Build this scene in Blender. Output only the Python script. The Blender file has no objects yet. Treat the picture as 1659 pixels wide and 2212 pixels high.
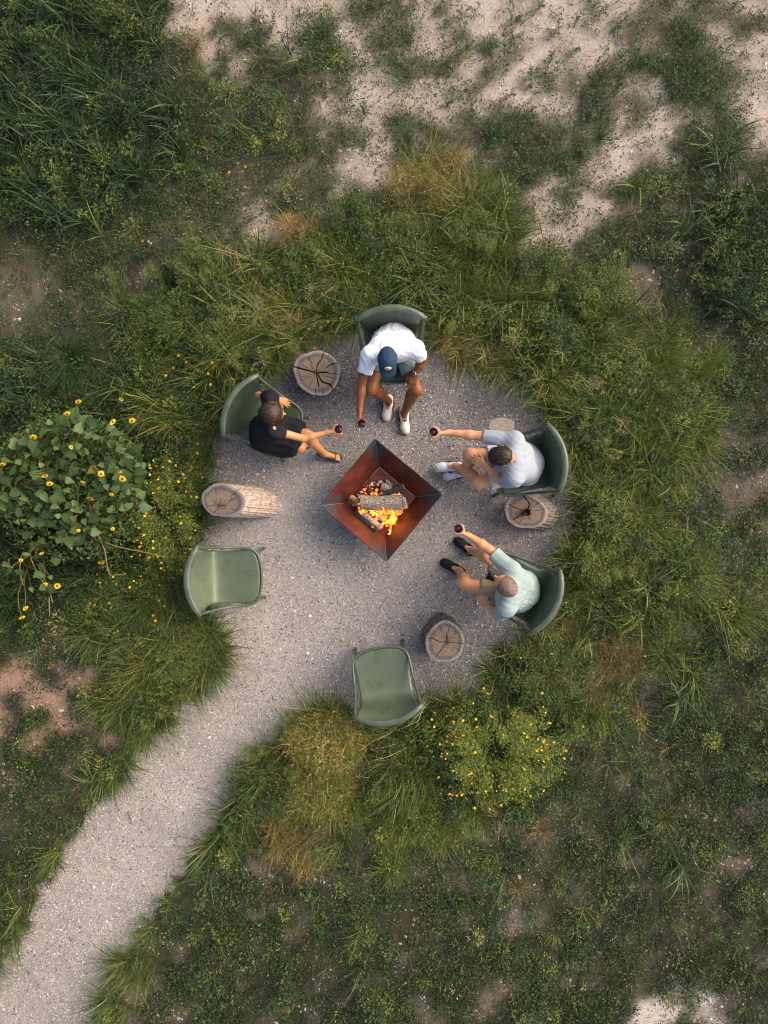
import bpy, math, random
import numpy as np
from mathutils import Vector, Matrix

rng = np.random.default_rng(7)
random.seed(7)
S = bpy.context.scene
COL = S.collection

# ------------------------------------------------------------------ camera, sky, sun, exposure
F_PX, CAM_H = 1590.0, 7.756          # focal length in the photo's layout units, drone height in metres
cd = bpy.data.cameras.new('camera')
cam = bpy.data.objects.new('camera', cd)
COL.objects.link(cam)
cam.location = (0, 0, CAM_H)
cam.rotation_euler = (0, 0, 0)
cd.sensor_fit = 'AUTO'
cd.sensor_width = 36.0
cd.lens = 36.0 * F_PX / 2212.0
cd.clip_start = 0.1
cd.clip_end = 2000
S.camera = cam

SUN_EL, SUN_AZ = 38.0, 66.0           # azimuth clockwise from +Y
w = bpy.data.worlds.new('World')
S.world = w
w.use_nodes = True
nt = w.node_tree
bg = nt.nodes['Background']
sky = nt.nodes.new('ShaderNodeTexSky')
sky.sky_type = 'NISHITA'
sky.sun_disc = False
sky.sun_elevation = math.radians(SUN_EL)
sky.sun_rotation = math.radians(SUN_AZ)
sky.air_density = 1.0
sky.dust_density = 6.0
sky.ozone_density = 1.0
nt.links.new(sky.outputs[0], bg.inputs[0])
bg.inputs[1].default_value = 0.14
sd = bpy.data.lights.new('sun', 'SUN')
sd.energy = 1.3
sd.angle = math.radians(65)
sd.color = (1.0, 0.86, 0.70)
sun = bpy.data.objects.new('sun', sd)
COL.objects.link(sun)
el, az = math.radians(SUN_EL), math.radians(SUN_AZ)
sun_dir = Vector((math.sin(az) * math.cos(el), math.cos(az) * math.cos(el), math.sin(el)))
sun.rotation_euler = sun_dir.to_track_quat('Z', 'Y').to_euler()
sun.location = sun_dir * 30
S.view_settings.view_transform = 'Standard'
S.view_settings.look = 'None'
S.view_settings.gamma = 1.0
S.view_settings.use_curve_mapping = False
S.view_settings.exposure = 0.85
S.render.engine = 'CYCLES'
S.cycles.max_bounces = 6
S.cycles.filter_width = 1.05
S.cycles.use_denoising = True
S.cycles.denoising_prefilter = 'ACCURATE'
S.cycles.transparent_max_bounces = 12

# ------------------------------------------------------------------ coordinate helpers
def W(px, py, z=0.0):
    """a point measured on the photo's plan, lifted to its real height"""
    k = (CAM_H - z) / F_PX
    return np.array([(px - 829.5) * k, (1106 - py) * k, z])

def to_plan(x, y):
    return 829.5 + x * F_PX / CAM_H, 1106 - y * F_PX / CAM_H

def vnoise(x, y, scale, seed=0):
    """smooth 2D value noise 0..1"""
    x = np.asarray(x, float) / scale + 1000.3 + seed * 17.7
    y = np.asarray(y, float) / scale + 1000.7 + seed * 31.1
    xi, yi = np.floor(x).astype(np.int64), np.floor(y).astype(np.int64)
    fx, fy = x - xi, y - yi
    fx, fy = fx * fx * (3 - 2 * fx), fy * fy * (3 - 2 * fy)
    def h(a, b):
        n = (a * 374761393 + b * 668265263 + seed * 974634777) & 0x7fffffff
        n = ((n ^ (n >> 13)) * 1274126177) & 0x7fffffff
        return ((n ^ (n >> 16)) & 0xffff) / 65535.0
    return (h(xi, yi) * (1 - fx) + h(xi + 1, yi) * fx) * (1 - fy) + (h(xi, yi + 1) * (1 - fx) + h(xi + 1, yi + 1) * fx) * fy

def fbm(x, y, scale, seed=0):
    return (vnoise(x, y, scale, seed) * 4 + vnoise(x, y, scale / 2, seed + 1) * 2 + vnoise(x, y, scale / 4, seed + 2)) / 7

def in_poly(px, py, poly):
    px, py = np.asarray(px), np.asarray(py)
    c = np.zeros(px.shape, bool)
    n = len(poly)
    for i in range(n):
        x1, y1 = poly[i]
        x2, y2 = poly[(i + 1) % n]
        cond = ((y1 > py) != (y2 > py))
        with np.errstate(divide='ignore', invalid='ignore'):
            c ^= cond & (px < (x2 - x1) * (py - y1) / ((y2 - y1) if y2 != y1 else 1e-9) + x1)
    return c

# ------------------------------------------------------------------ object helpers
def tag(o, label=None, cat=None, group=None, kind=None):
    if label: o['label'] = label
    if cat: o['category'] = cat
    if group: o['group'] = group
    if kind: o['kind'] = kind
    return o

def thing(name, loc, label, cat, group=None, rz=0.0):
    o = bpy.data.objects.new(name, None)
    o.empty_display_size = 0.1
    COL.objects.link(o)
    o.location = loc
    o.rotation_euler = (0, 0, rz)
    return tag(o, label, cat, group)

def raw_mesh(name, verts, tris, col=None, smooth=False):
    """big triangle meshes straight from numpy"""
    verts = np.ascontiguousarray(verts, dtype=np.float32)
    tris = np.ascontiguousarray(tris, dtype=np.int32)
    me = bpy.data.meshes.new(name)
    me.vertices.add(len(verts))
    me.vertices.foreach_set('co', verts.ravel())
    me.loops.add(tris.size)
    me.loops.foreach_set('vertex_index', tris.ravel())
    me.polygons.add(len(tris))
    k = tris.shape[1]
    me.polygons.foreach_set('loop_start', np.arange(0, tris.size, k, dtype=np.int32))
    me.polygons.foreach_set('use_smooth', np.full(len(tris), smooth, dtype=bool))
    if col is not None:
        a = me.attributes.new('col', 'FLOAT_COLOR', 'POINT')
        c = np.ones((len(verts), 4), np.float32)
        c[:, :3] = col
        a.data.foreach_set('color', c.ravel())
    me.update(calc_edges=True)
    return me

def link(name, me, mat, parent=None, loc=None, rot=None):
    o = bpy.data.objects.new(name, me)
    COL.objects.link(o)
    if mat is not None and len(me.materials) == 0:
        me.materials.append(mat)
    if parent: o.parent = parent
    if loc is not None: o.location = loc
    if rot is not None: o.rotation_euler = rot
    return o

def world_part(name, verts, faces, mat, parent, col=None, smooth=True, root=None):
    """verts are in world space; stored relative to the parent chain (parents are not rotated)"""
    off = np.zeros(3)
    p = parent
    while p is not None:
        off += np.array(p.location)
        p = p.parent
    v = np.asarray(verts, float) - off
    return link(name, raw_mesh(name, v, faces, col, smooth), mat, parent)

def pymesh(name, verts, faces, smooth=True):
    me = bpy.data.meshes.new(name)
    me.from_pydata([tuple(map(float, v)) for v in verts], [], [tuple(map(int, f)) for f in faces])
    me.polygons.foreach_set('use_smooth', [smooth] * len(me.polygons))
    me.update()
    return me

def merge(parts):
    V, Fc, C, n = [], [], [], 0
    for p in parts:
        V.append(p[0]); Fc.append(np.asarray(p[1]) + n)
        if len(p) > 2: C.append(p[2])
        n += len(p[0])
    return (np.concatenate(V), np.concatenate(Fc), np.concatenate(C) if C else None)

def tube(pts, radii, n=8, flat=1.0, cap=True):
    """swept tube, quads split to tris; flat squeezes the vertical axis of the section"""
    pts = np.asarray(pts, float)
    m = len(pts)
    if np.isscalar(radii): radii = [radii] * m
    T = np.gradient(pts, axis=0)
    T /= np.linalg.norm(T, axis=1)[:, None] + 1e-12
    up = np.array([0, 0, 1.0])
    if abs(T[0] @ up) > 0.95: up = np.array([1.0, 0, 0])
    a = np.cross(T[0], up); a /= np.linalg.norm(a)
    V = []
    for i in range(m):
        a = a - T[i] * (a @ T[i]); a /= np.linalg.norm(a)
        b = np.cross(a, T[i])
        for k in range(n):
            t = 2 * math.pi * k / n
            V.append(pts[i] + radii[i] * (math.cos(t) * a + math.sin(t) * b * flat))
    Fc = []
    for i in range(m - 1):
        for k in range(n):
            p, q = i * n + k, i * n + (k + 1) % n
            Fc += [(p, q, q + n), (p, q + n, p + n)]
    V = list(V)
    if cap:
        for end in (0, m - 1):
            c = len(V); V.append(pts[end])
            for k in range(n):
                p, q = end * n + k, end * n + (k + 1) % n
                Fc.append((c, q, p) if end == 0 else (c, p, q))
    return np.array(V), np.array(Fc)

def catmull(P, n=6, closed=False):
    P = np.asarray(P, float)
    out = []
    m = len(P)
    for i in range(m if closed else m - 1):
        if closed:
            p0, p1, p2, p3 = P[(i - 1) % m], P[i], P[(i + 1) % m], P[(i + 2) % m]
        else:
            p0, p1, p2, p3 = P[max(i - 1, 0)], P[i], P[i + 1], P[min(i + 2, m - 1)]
        for t in np.linspace(0, 1, n, endpoint=False):
            out.append(0.5 * ((2 * p1) + (-p0 + p2) * t + (2 * p0 - 5 * p1 + 4 * p2 - p3) * t * t + (-p0 + 3 * p1 - 3 * p2 + p3) * t ** 3))
    if not closed: out.append(P[-1])
    return np.array(out)

# ------------------------------------------------------------------ materials
def newmat(name):
    m = bpy.data.materials.new(name)
    m.use_nodes = True
    return m, m.node_tree, m.node_tree.nodes['Principled BSDF']

def N(nt_, kind, **kw):
    n = nt_.nodes.new(kind)
    for k, v in kw.items(): setattr(n, k, v)
    return n

def ramp(nt_, fac, stops):
    r = N(nt_, 'ShaderNodeValToRGB')
    e = r.color_ramp.elements
    while len(e) < len(stops): e.new(0.5)
    for i, (p, c) in enumerate(stops):
        e[i].position = p
        e[i].color = (*c, 1)
    nt_.links.new(fac, r.inputs[0])
    return r.outputs[0]

def noise_tex(nt_, scale, detail=4, rough=0.6, vec=None, dist=0.0):
    n = N(nt_, 'ShaderNodeTexNoise')
    n.inputs['Scale'].default_value = scale
    n.inputs['Detail'].default_value = detail
    n.inputs['Roughness'].default_value = rough
    n.inputs['Distortion'].default_value = dist
    if vec is None:
        tc = N(nt_, 'ShaderNodeTexCoord'); vec = tc.outputs['Object']
    nt_.links.new(vec, n.inputs['Vector'])
    return n.outputs['Fac']

def bump(nt_, bsdf, height, strength=0.3, dist=0.01):
    b = N(nt_, 'ShaderNodeBump')
    b.inputs['Strength'].default_value = strength
    b.inputs['Distance'].default_value = dist
    nt_.links.new(height, b.inputs['Height'])
    nt_.links.new(b.outputs[0], bsdf.inputs['Normal'])

def mat_noise(name, c1, c2, scale=20, rough=0.7, bscale=None, bstr=0.3, bdist=0.003, spec=0.5, c3=None):
    m, t, b = newmat(name)
    f = noise_tex(t, scale)
    stops = [(0.3, c1), (0.7, c2)] if c3 is None else [(0.3, c1), (0.52, c2), (0.72, c3)]
    t.links.new(ramp(t, f, stops), b.inputs['Base Color'])
    b.inputs['Roughness'].default_value = rough
    b.inputs['Specular IOR Level'].default_value = spec
    if bscale: bump(t, b, noise_tex(t, bscale), bstr, bdist)
    return m

def mat_attr(name, rough=0.6, transl=0.0, spec=0.35, nscale=None, namt=0.3):
    m, t, b = newmat(name)
    a = N(t, 'ShaderNodeAttribute'); a.attribute_name = 'col'
    colr = a.outputs['Color']
    if nscale:
        mx = N(t, 'ShaderNodeMix', data_type='RGBA', blend_type='MULTIPLY')
        mx.inputs[0].default_value = 1.0
        f = ramp(t, noise_tex(t, nscale, 6, 0.7), [(0.25, (1 - namt,) * 3), (0.75, (1 + namt,) * 3)])
        t.links.new(colr, mx.inputs[6]); t.links.new(f, mx.inputs[7])
        colr = mx.outputs[2]
    t.links.new(colr, b.inputs['Base Color'])
    b.inputs['Roughness'].default_value = rough
    b.inputs['Specular IOR Level'].default_value = spec
    if transl:
        tr = N(t, 'ShaderNodeBsdfTranslucent')
        t.links.new(colr, tr.inputs['Color'])
        mix = N(t, 'ShaderNodeMixShader'); mix.inputs[0].default_value = transl
        t.links.new(b.outputs[0], mix.inputs[1]); t.links.new(tr.outputs[0], mix.inputs[2])
        t.links.new(mix.outputs[0], t.nodes['Material Output'].inputs['Surface'])
    return m

M_VEG = mat_attr('leaf_and_blade', 0.5, 0.3, 0.4)
M_STONE = mat_attr('stone_chips', 0.85, 0, 0.25)
M_BIGSTONE = mat_attr('weathered_stone', 0.9, 0, 0.2, nscale=45, namt=0.25)

# ------------------------------------------------------------------ plan of the ground cover
ROWS = """GGGGGG..,.,.,,m,,.,...,mmmm,
GGGGGGg,,g.gg.m,,,,.,,.mMm,.
GGGGGGgg,ggg,,mm,.,,m,mMMMm,
GGGGGGGgggg,,.,,,,..,Mm,MMm.
GGGGGGGggggm,.mm,mMm,Mm..mg.
GGGGGGGggggmm,mmmMMMm,..,gg,
GGGGGGggmgmm,,ooo,MMm,,ggGGg
GGGGGgggmmg,,gooot,,..,gggGG
dkkgggmmg,,ootttttt,,,gg,GGG
mmddgmgggtottttttttg,,gg,GGG
mmmmdggttttottGGttttgt,,,GGG
mMMMgttttoott##tttttttg,gkGG
MMMggttgttt#####oottttftfkkk
GGggttgyttt######ttttttfffkk
GGgssttyy##########otttttgkk
sssssgtt############tttttg,k
ssssssg#############tttttg,,
ssssssy##############tttmgd,
ssssssy##############tttfgdd
sssssyy##############tfffgdg
ssssyyy#############ttffgtgd
sssyyyt#############tttttttg
ssgtttt############tottttkgk
ggdgttt###########Moooottkgg
rrrdgtt##########MMMMoodgkgk
rrrdtt##########yyMMffgdgkgg
rrrrt#####ooootyyyyyykgdkgkk
drrgt####oooottyyyyykdgkdkgk
ddggg####tooottyyyykgkdggkkg
kkgg####ttootffffkokgkgkgdkk
kkg####gtdoodgfkkkgkdkgkgkgd
kg#####gddkkgkkgkgkdkgkkgkdk
g#####gkdddkkgkkkdxkgkkgkkdk
#####gkkkkdkkgkkdxxkkgkkkgkk
#####kkkkkkkgkkxkkkdkkkgkkkk
####kkkkdkkkkgkkkkxkkdkkppdk
####kkkkkkgkkkkkkdxdkkkpppdk""".split('\n')
assert len(ROWS) == 37 and all(len(r) == 28 for r in ROWS), [len(r) for r in ROWS]
LET = np.array([[ord(c) for c in r] for r in ROWS])

LET[8, 0:3] = ord('k'); LET[9, 0:5] = ord('M')
LET[24:27, 0:4] = ord('r')
for r_ in range(9, 37):                          # lower and left bare spots are dull stony dirt, not pale sand
    for c_ in range(28):
        if LET[r_, c_] in (ord(','), ord('.')): LET[r_, c_] = ord('x')

GPOLY = np.array([(640,742),(668,715),(700,702),(745,690),(790,700),(850,690),(915,690),(945,745),(985,785),(1040,800),(1095,815),(1150,850),(1190,885),(1212,930),(1236,990),(1240,1080),(1232,1150),(1215,1215),(1195,1290),(1150,1360),(1112,1392),(1066,1412),(1042,1470),(1000,1512),(940,1522),(890,1560),(850,1575),(770,1556),(715,1540),(650,1560),(585,1600),(545,1660),(515,1720),(482,1785),(440,1840),(400,1895),(350,1955),(300,2040),(250,2110),(222,2212),(200,2420),(-140,2420),(-140,2200),(-40,2110),(20,2045),(70,1965),(105,1870),(150,1805),(200,1745),(250,1690),(290,1622),(340,1570),(390,1520),(440,1480),(470,1430),(466,1380),(440,1320),(420,1250),(425,1150),(436,1080),(442,1000),(462,950),(482,900),(540,820),(590,780)], float)
GP = catmull(GPOLY, 6, True)
GP = GP + np.stack([vnoise(GP[:, 0], GP[:, 1], 28, 5) - .5, vnoise(GP[:, 0], GP[:, 1], 28, 9) - .5], 1) * 30

def gravel_at(px, py):
    return in_poly(px, py, GP)

def cover_at(px, py, jit=46):
    qx = px + (vnoise(px, py, 55, 1) - .5) * 2 * jit + (vnoise(px, py, 18, 3) - .5) * jit
    qy = py + (vnoise(px, py, 55, 2) - .5) * 2 * jit + (vnoise(px, py, 18, 4) - .5) * jit
    c = np.clip((qx / 59.25).astype(int), 0, 27)
    r = np.clip((qy / 59.8).astype(int), 0, 36)
    L = LET[r, c].copy()
    f1, f2 = fbm(px, py, 44, 140), fbm(px, py, 26, 150)
    def sw(frm, to, cond):
        L[(LET[r, c] == ord(frm)) & cond] = ord(to)
    sw('d', 'k', f1 > .47); sw('x', 'k', f1 > .50); sw('k', 'd', f1 > .66); sw('k', 'M', f2 < .33); sw('g', 'M', f1 < .34); sw('g', 'd', f2 > .76)
    sw('m', ',', (f2 > .60) & (px > 560) & (py < 520)); sw('m', 'd', (f2 > .66) & (px < 560)); sw('M', 'm', f2 > .62); sw(',', 'm', f1 > .615); sw('r', 'k', f1 > .555); sw('p', 'k', f1 > .57); sw('.', ',', f2 > .53)
    sw('t', 'y', f1 < .47); sw('t', 'f', f2 > .63); sw('G', 'M', f1 < .36)
    return L

# chairs: x, y, heading (deg)
CHAIRS = [
    (0.075, 1.62, -88.0, 'green moulded chair under the man in the blue cap'),
    (-1.182, 0.910, -29.5, 'green moulded chair under the person in the black dress'),
    (1.40, 0.475, 190.0, 'green moulded chair under the man in the pale grey-blue shirt and white trainers'),
    (1.344, -0.768, 155.0, 'green moulded chair under the man in the mint shirt and black slip-ons'),
    (-1.554, -0.65, 2.0, 'empty green moulded chair with an olive lit backrest beside the sunflowers'),
    (0.0, -1.685, 100.0, 'empty green moulded chair between the golden bush and the round grey-brown stump'),
]

def near_chair(x, y):
    hit = np.zeros(np.shape(x), bool)
    for cx, cy, h, _ in CHAIRS:
        a = math.radians(h)
        dx, dy = x - cx, y - cy
        lx, ly = dx * math.cos(a) + dy * math.sin(a), -dx * math.sin(a) + dy * math.cos(a)
        hit |= (lx > -.34) & (lx < .36) & (abs(ly) < .33)
    return hit

# ------------------------------------------------------------------ ground
def smooth_inside(px, py):
    """0 outside the gravel .. 1 inside, from a blurred coarse mask"""
    return GMASK[np.clip(((py + 300) / 8).astype(int), 0, GMASK.shape[0] - 1), np.clip(((px + 300) / 8).astype(int), 0, GMASK.shape[1] - 1)]
_gx, _gy = np.meshgrid(np.arange(-300, 1960, 8) + 4.0, np.arange(-300, 2520, 8) + 4.0)
GMASK = gravel_at(_gx, _gy).astype(float)
for _ in range(3):
    for ax in (0, 1):
        GMASK = (np.roll(GMASK, 1, ax) + GMASK + np.roll(GMASK, -1, ax)) / 3

def ground_z(x, y):
    px, py = to_plan(np.asarray(x, float), np.asarray(y, float))
    inside = np.clip(smooth_inside(px, py) * 1.6, 0, 1)
    far = np.clip((np.maximum(abs(np.asarray(x)), abs(np.asarray(y))) - 8) / 10, 0, 1)
    z = (fbm(x, y, 1.4, 20) - .5) * .09 + (fbm(x, y, .25, 24) - .5) * .02
    return z * (1 - inside) * (1 - far) - .012 * inside - .012

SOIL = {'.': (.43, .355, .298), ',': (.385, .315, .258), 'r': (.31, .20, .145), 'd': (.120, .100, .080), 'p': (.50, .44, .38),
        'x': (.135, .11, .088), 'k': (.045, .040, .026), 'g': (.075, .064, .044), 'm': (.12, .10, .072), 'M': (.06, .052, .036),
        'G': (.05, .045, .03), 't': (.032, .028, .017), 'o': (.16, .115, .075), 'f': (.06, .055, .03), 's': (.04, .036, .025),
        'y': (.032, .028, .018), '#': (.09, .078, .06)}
def axis(lo, hi, step, far):
    core = np.arange(lo, hi + step / 2, step)
    ext, d = [], step
    p = hi
    while p < far:
        d *= 1.6; p += d; ext.append(p)
    ext = np.array(ext)
    return np.concatenate([-(ext[::-1]), core, ext])
gx_, gy_ = axis(-5.0, 5.0, .055, 400), axis(-6.4, 6.4, .055, 400)
X, Y = np.meshgrid(gx_, gy_)
Z = ground_z(X, Y)
px_, py_ = to_plan(X, Y)
lut = np.zeros((128, 3))
for k_, v_ in SOIL.items(): lut[ord(k_)] = v_
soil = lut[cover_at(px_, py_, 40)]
for _ in range(1):
    for ax in (0, 1):
        soil = (np.roll(soil, 1, ax) + soil * 2 + np.roll(soil, -1, ax)) / 4
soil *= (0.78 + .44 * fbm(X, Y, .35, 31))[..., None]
far_ = np.clip((np.maximum(abs(X) - 4.6, abs(Y) - 5.9)) / 2.5, 0, 1)[..., None]      # beyond the clearing: scrubby ground of mixed tone
soil = soil * (1 - far_) + far_ * (np.array((.085, .085, .045)) + np.array((.14, .10, .08)) * np.clip(fbm(X, Y, 2.6, 300) * 2.6 - 1.1, 0, 1)[..., None] * np.exp(-np.maximum(abs(X), abs(Y)) / 120)[..., None])
ny, nx = X.shape
idx = np.arange(nx * ny).reshape(ny, nx)
quads = np.stack([idx[:-1, :-1], idx[:-1, 1:], idx[1:, 1:], idx[1:, :-1]], -1).reshape(-1, 4)
m_ground, t, b = newmat('soil')
a_ = N(t, 'ShaderNodeAttribute'); a_.attribute_name = 'col'
mx = N(t, 'ShaderNodeMix', data_type='RGBA', blend_type='MULTIPLY'); mx.inputs[0].default_value = 1
fine = noise_tex(t, 38, 8, 0.75)
t.links.new(a_.outputs['Color'], mx.inputs[6])
t.links.new(ramp(t, fine, [(.3, (.62, .6, .58)), (.5, (1, 1, 1)), (.72, (1.25, 1.24, 1.22))]), mx.inputs[7])
t.links.new(mx.outputs[2], b.inputs['Base Color'])
b.inputs['Roughness'].default_value = .95
b.inputs['Specular IOR Level'].default_value = .15
bump(t, b, fine, .7, .02)
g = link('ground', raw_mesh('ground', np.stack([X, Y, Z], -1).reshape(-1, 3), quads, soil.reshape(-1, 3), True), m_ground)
tag(g, kind='structure')

# gravel pad and path: a sheet of grit with loose chips lying on it
import bmesh
def pale_share(px, py):
    """share of pale gravel: high on the path and by the fire, low at the rim"""
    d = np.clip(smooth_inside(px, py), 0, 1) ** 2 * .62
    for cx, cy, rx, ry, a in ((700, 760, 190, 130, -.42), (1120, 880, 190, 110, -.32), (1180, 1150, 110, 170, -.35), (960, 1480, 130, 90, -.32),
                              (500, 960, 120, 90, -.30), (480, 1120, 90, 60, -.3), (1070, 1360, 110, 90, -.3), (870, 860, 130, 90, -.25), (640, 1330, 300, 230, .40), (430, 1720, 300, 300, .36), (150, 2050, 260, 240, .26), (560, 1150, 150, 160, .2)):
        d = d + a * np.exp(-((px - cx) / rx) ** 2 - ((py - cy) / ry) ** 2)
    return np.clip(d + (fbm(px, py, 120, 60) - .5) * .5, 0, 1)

ggx, ggy = np.arange(-4.9, 2.3, .04), np.arange(-6.7, 2.3, .04)
GX, GY = np.meshgrid(ggx, ggy)
gin_ = gravel_at(*to_plan(GX, GY))
cell = gin_[:-1, :-1] | gin_[1:, :-1] | gin_[:-1, 1:] | gin_[1:, 1:]
gi = np.arange(GX.size).reshape(GX.shape)
gq = np.stack([gi[:-1, :-1], gi[:-1, 1:], gi[1:, 1:], gi[1:, :-1]], -1)[cell]
used, inv = np.unique(gq, return_inverse=True)
gv = np.stack([GX.ravel()[used], GY.ravel()[used]], 1)
rim_w = np.array([W(*p_)[:2] for p_ in GP])
outm = ~gin_.ravel()[used]
dd = ((gv[outm][:, None] - rim_w[None]) ** 2).sum(2)
gv[outm] = rim_w[dd.argmin(1)]
gpale = pale_share(*to_plan(gv[:, 0], gv[:, 1]))[:, None]
gcl = np.array((.115, .112, .122)) * (1 - gpale) + np.array((.40, .36, .32)) * gpale
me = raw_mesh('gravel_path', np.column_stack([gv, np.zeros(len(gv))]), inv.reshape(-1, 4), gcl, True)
m_grit, t, b = newmat('grit')
f1 = noise_tex(t, 160, 4, .8); f2 = noise_tex(t, 2.2, 4)
ga_ = N(t, 'ShaderNodeAttribute'); ga_.attribute_name = 'col'
mg = N(t, 'ShaderNodeMix', data_type='RGBA', blend_type='MULTIPLY'); mg.inputs[0].default_value = 1
t.links.new(ga_.outputs['Color'], mg.inputs[6]); t.links.new(ramp(t, f1, [(.3, (.45, .45, .47)), (.5, (1, 1, 1)), (.7, (1.4, 1.38, 1.35))]), mg.inputs[7])
c1 = mg.outputs[2]
mx = N(t, 'ShaderNodeMix', data_type='RGBA', blend_type='MULTIPLY'); mx.inputs[0].default_value = 1
t.links.new(c1, mx.inputs[6]); t.links.new(ramp(t, f2, [(.3, (.8, .8, .82)), (.7, (1.1, 1.08, 1.05))]), mx.inputs[7])
t.links.new(mx.outputs[2], b.inputs['Base Color']); b.inputs['Roughness'].default_value = .95
bump(t, b, f1, .8, .01)
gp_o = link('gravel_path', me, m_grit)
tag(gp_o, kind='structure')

def chips(P, r, col, hfac=(.35, .8), sides=5):
    """faceted stone chips; P (n,3)"""
    n = len(P)
    a0 = rng.uniform(0, 6.28, n)
    ang = a0[:, None] + np.arange(sides) * 2 * math.pi / sides + rng.uniform(-.35, .35, (n, sides))
    rr = r[:, None] * rng.uniform(.65, 1.25, (n, sides))
    el_ = rng.uniform(.55, 1.0, n)[:, None]
    th = rng.uniform(0, 3.14, n)[:, None]
    dx, dy = np.cos(ang) * rr, np.sin(ang) * rr * el_
    rx = dx * np.cos(th) - dy * np.sin(th); ry = dx * np.sin(th) + dy * np.cos(th)
    h = r * rng.uniform(*hfac, n)
    V = np.zeros((n, sides + 1, 3))
    V[:, :sides, 0] = P[:, None, 0] + rx
    V[:, :sides, 1] = P[:, None, 1] + ry
    V[:, :sides, 2] = P[:, None, 2] + rng.uniform(-.4, .25, (n, sides)) * h[:, None]
    V[:, sides, 0] = P[:, 0] + rng.uniform(-.5, .5, n) * r
    V[:, sides, 1] = P[:, 1] + rng.uniform(-.5, .5, n) * r
    V[:, sides, 2] = P[:, 2] + h
    k = np.arange(sides)
    T = np.stack([k, (k + 1) % sides, np.full(sides, sides)], 1)
    T = (T[None] + (np.arange(n) * (sides + 1))[:, None, None]).reshape(-1, 3)
    C = np.repeat(col[:, None], sides + 1, 1).reshape(-1, 3)
    return V.reshape(-1, 3), T, C

GRAVEL_N = 370000
gxr, gyr = rng.uniform(-4.6, 2.1, GRAVEL_N), rng.uniform(-5.9, 2.2, GRAVEL_N)
gpx, gpy = to_plan(gxr, gyr)
ok = gravel_at(gpx + rng.normal(0, 5, GRAVEL_N), gpy + rng.normal(0, 5, GRAVEL_N))
gxr, gyr, gpx, gpy = gxr[ok], gyr[ok], gpx[ok], gpy[ok]
n = len(gxr)
du = pale_share(gpx, gpy).clip(.06, .90)
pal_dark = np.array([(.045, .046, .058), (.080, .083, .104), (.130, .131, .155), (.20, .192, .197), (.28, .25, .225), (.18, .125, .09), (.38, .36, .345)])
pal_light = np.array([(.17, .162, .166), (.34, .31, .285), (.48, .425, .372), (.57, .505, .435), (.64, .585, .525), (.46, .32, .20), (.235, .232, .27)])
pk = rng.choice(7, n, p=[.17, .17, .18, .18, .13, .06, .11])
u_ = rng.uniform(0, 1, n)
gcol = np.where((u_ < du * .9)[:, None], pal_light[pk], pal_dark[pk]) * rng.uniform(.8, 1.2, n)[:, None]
gr = rng.lognormal(math.log(.0061), .30, n).clip(.0033, .016)
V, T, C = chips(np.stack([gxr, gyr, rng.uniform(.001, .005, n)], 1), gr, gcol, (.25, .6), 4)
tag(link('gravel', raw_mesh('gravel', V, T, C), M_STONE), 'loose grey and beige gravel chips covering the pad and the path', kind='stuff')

# pale loose stones: on the bare soil and a few larger ones on the gravel
n = 60000
sx, sy = rng.uniform(-4.8, 4.8, n), rng.uniform(-6.1, 6.1, n)
spx, spy = to_plan(sx, sy)
lt = cover_at(spx, spy)
dens = np.zeros(128)
for k_, v_ in {'.': .42, ',': .45, 'r': .35, 'd': .42, 'x': .45, 'p': 1.0, 'k': .13, 'g': .05, 'm': .15, 'o': .06}.items(): dens[ord(k_)] = v_
dens = dens[lt] * (0.35 + 1.3 * (fbm(sx, sy, .3, 44) > .52))
gin = gravel_at(spx, spy)
dens = np.where(gin, .015, dens)
ok = rng.uniform(0, 1, n) < dens
sx, sy, lt, gin = sx[ok], sy[ok], lt[ok], gin[ok]
n = len(sx)
base = np.array([(.52, .46, .40), (.42, .34, .28), (.60, .56, .51), (.34, .29, .25), (.46, .33, .24)])
sc_ = base[rng.integers(0, 5, n)] * rng.uniform(.75, 1.15, n)[:, None]
isr = lt == ord('r'); sc_[isr] *= (.95, .75, .62)
isk = np.isin(lt, [ord('k'), ord('d'), ord('x')]); sc_[isk] *= .82
r_ = rng.lognormal(math.log(.0095), .5, n).clip(.004, .034)
r_ = np.where(gin, rng.uniform(.012, .026, n), r_)
V, T, C = chips(np.stack([sx, sy, np.where(gin, .004, ground_z(sx, sy))], 1), r_, sc_, (.4, .8), 6)
tag(link('loose_stones', raw_mesh('loose_stones', V, T, C), M_BIGSTONE), 'pale loose stones strewn over the bare soil', kind='stuff')

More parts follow.
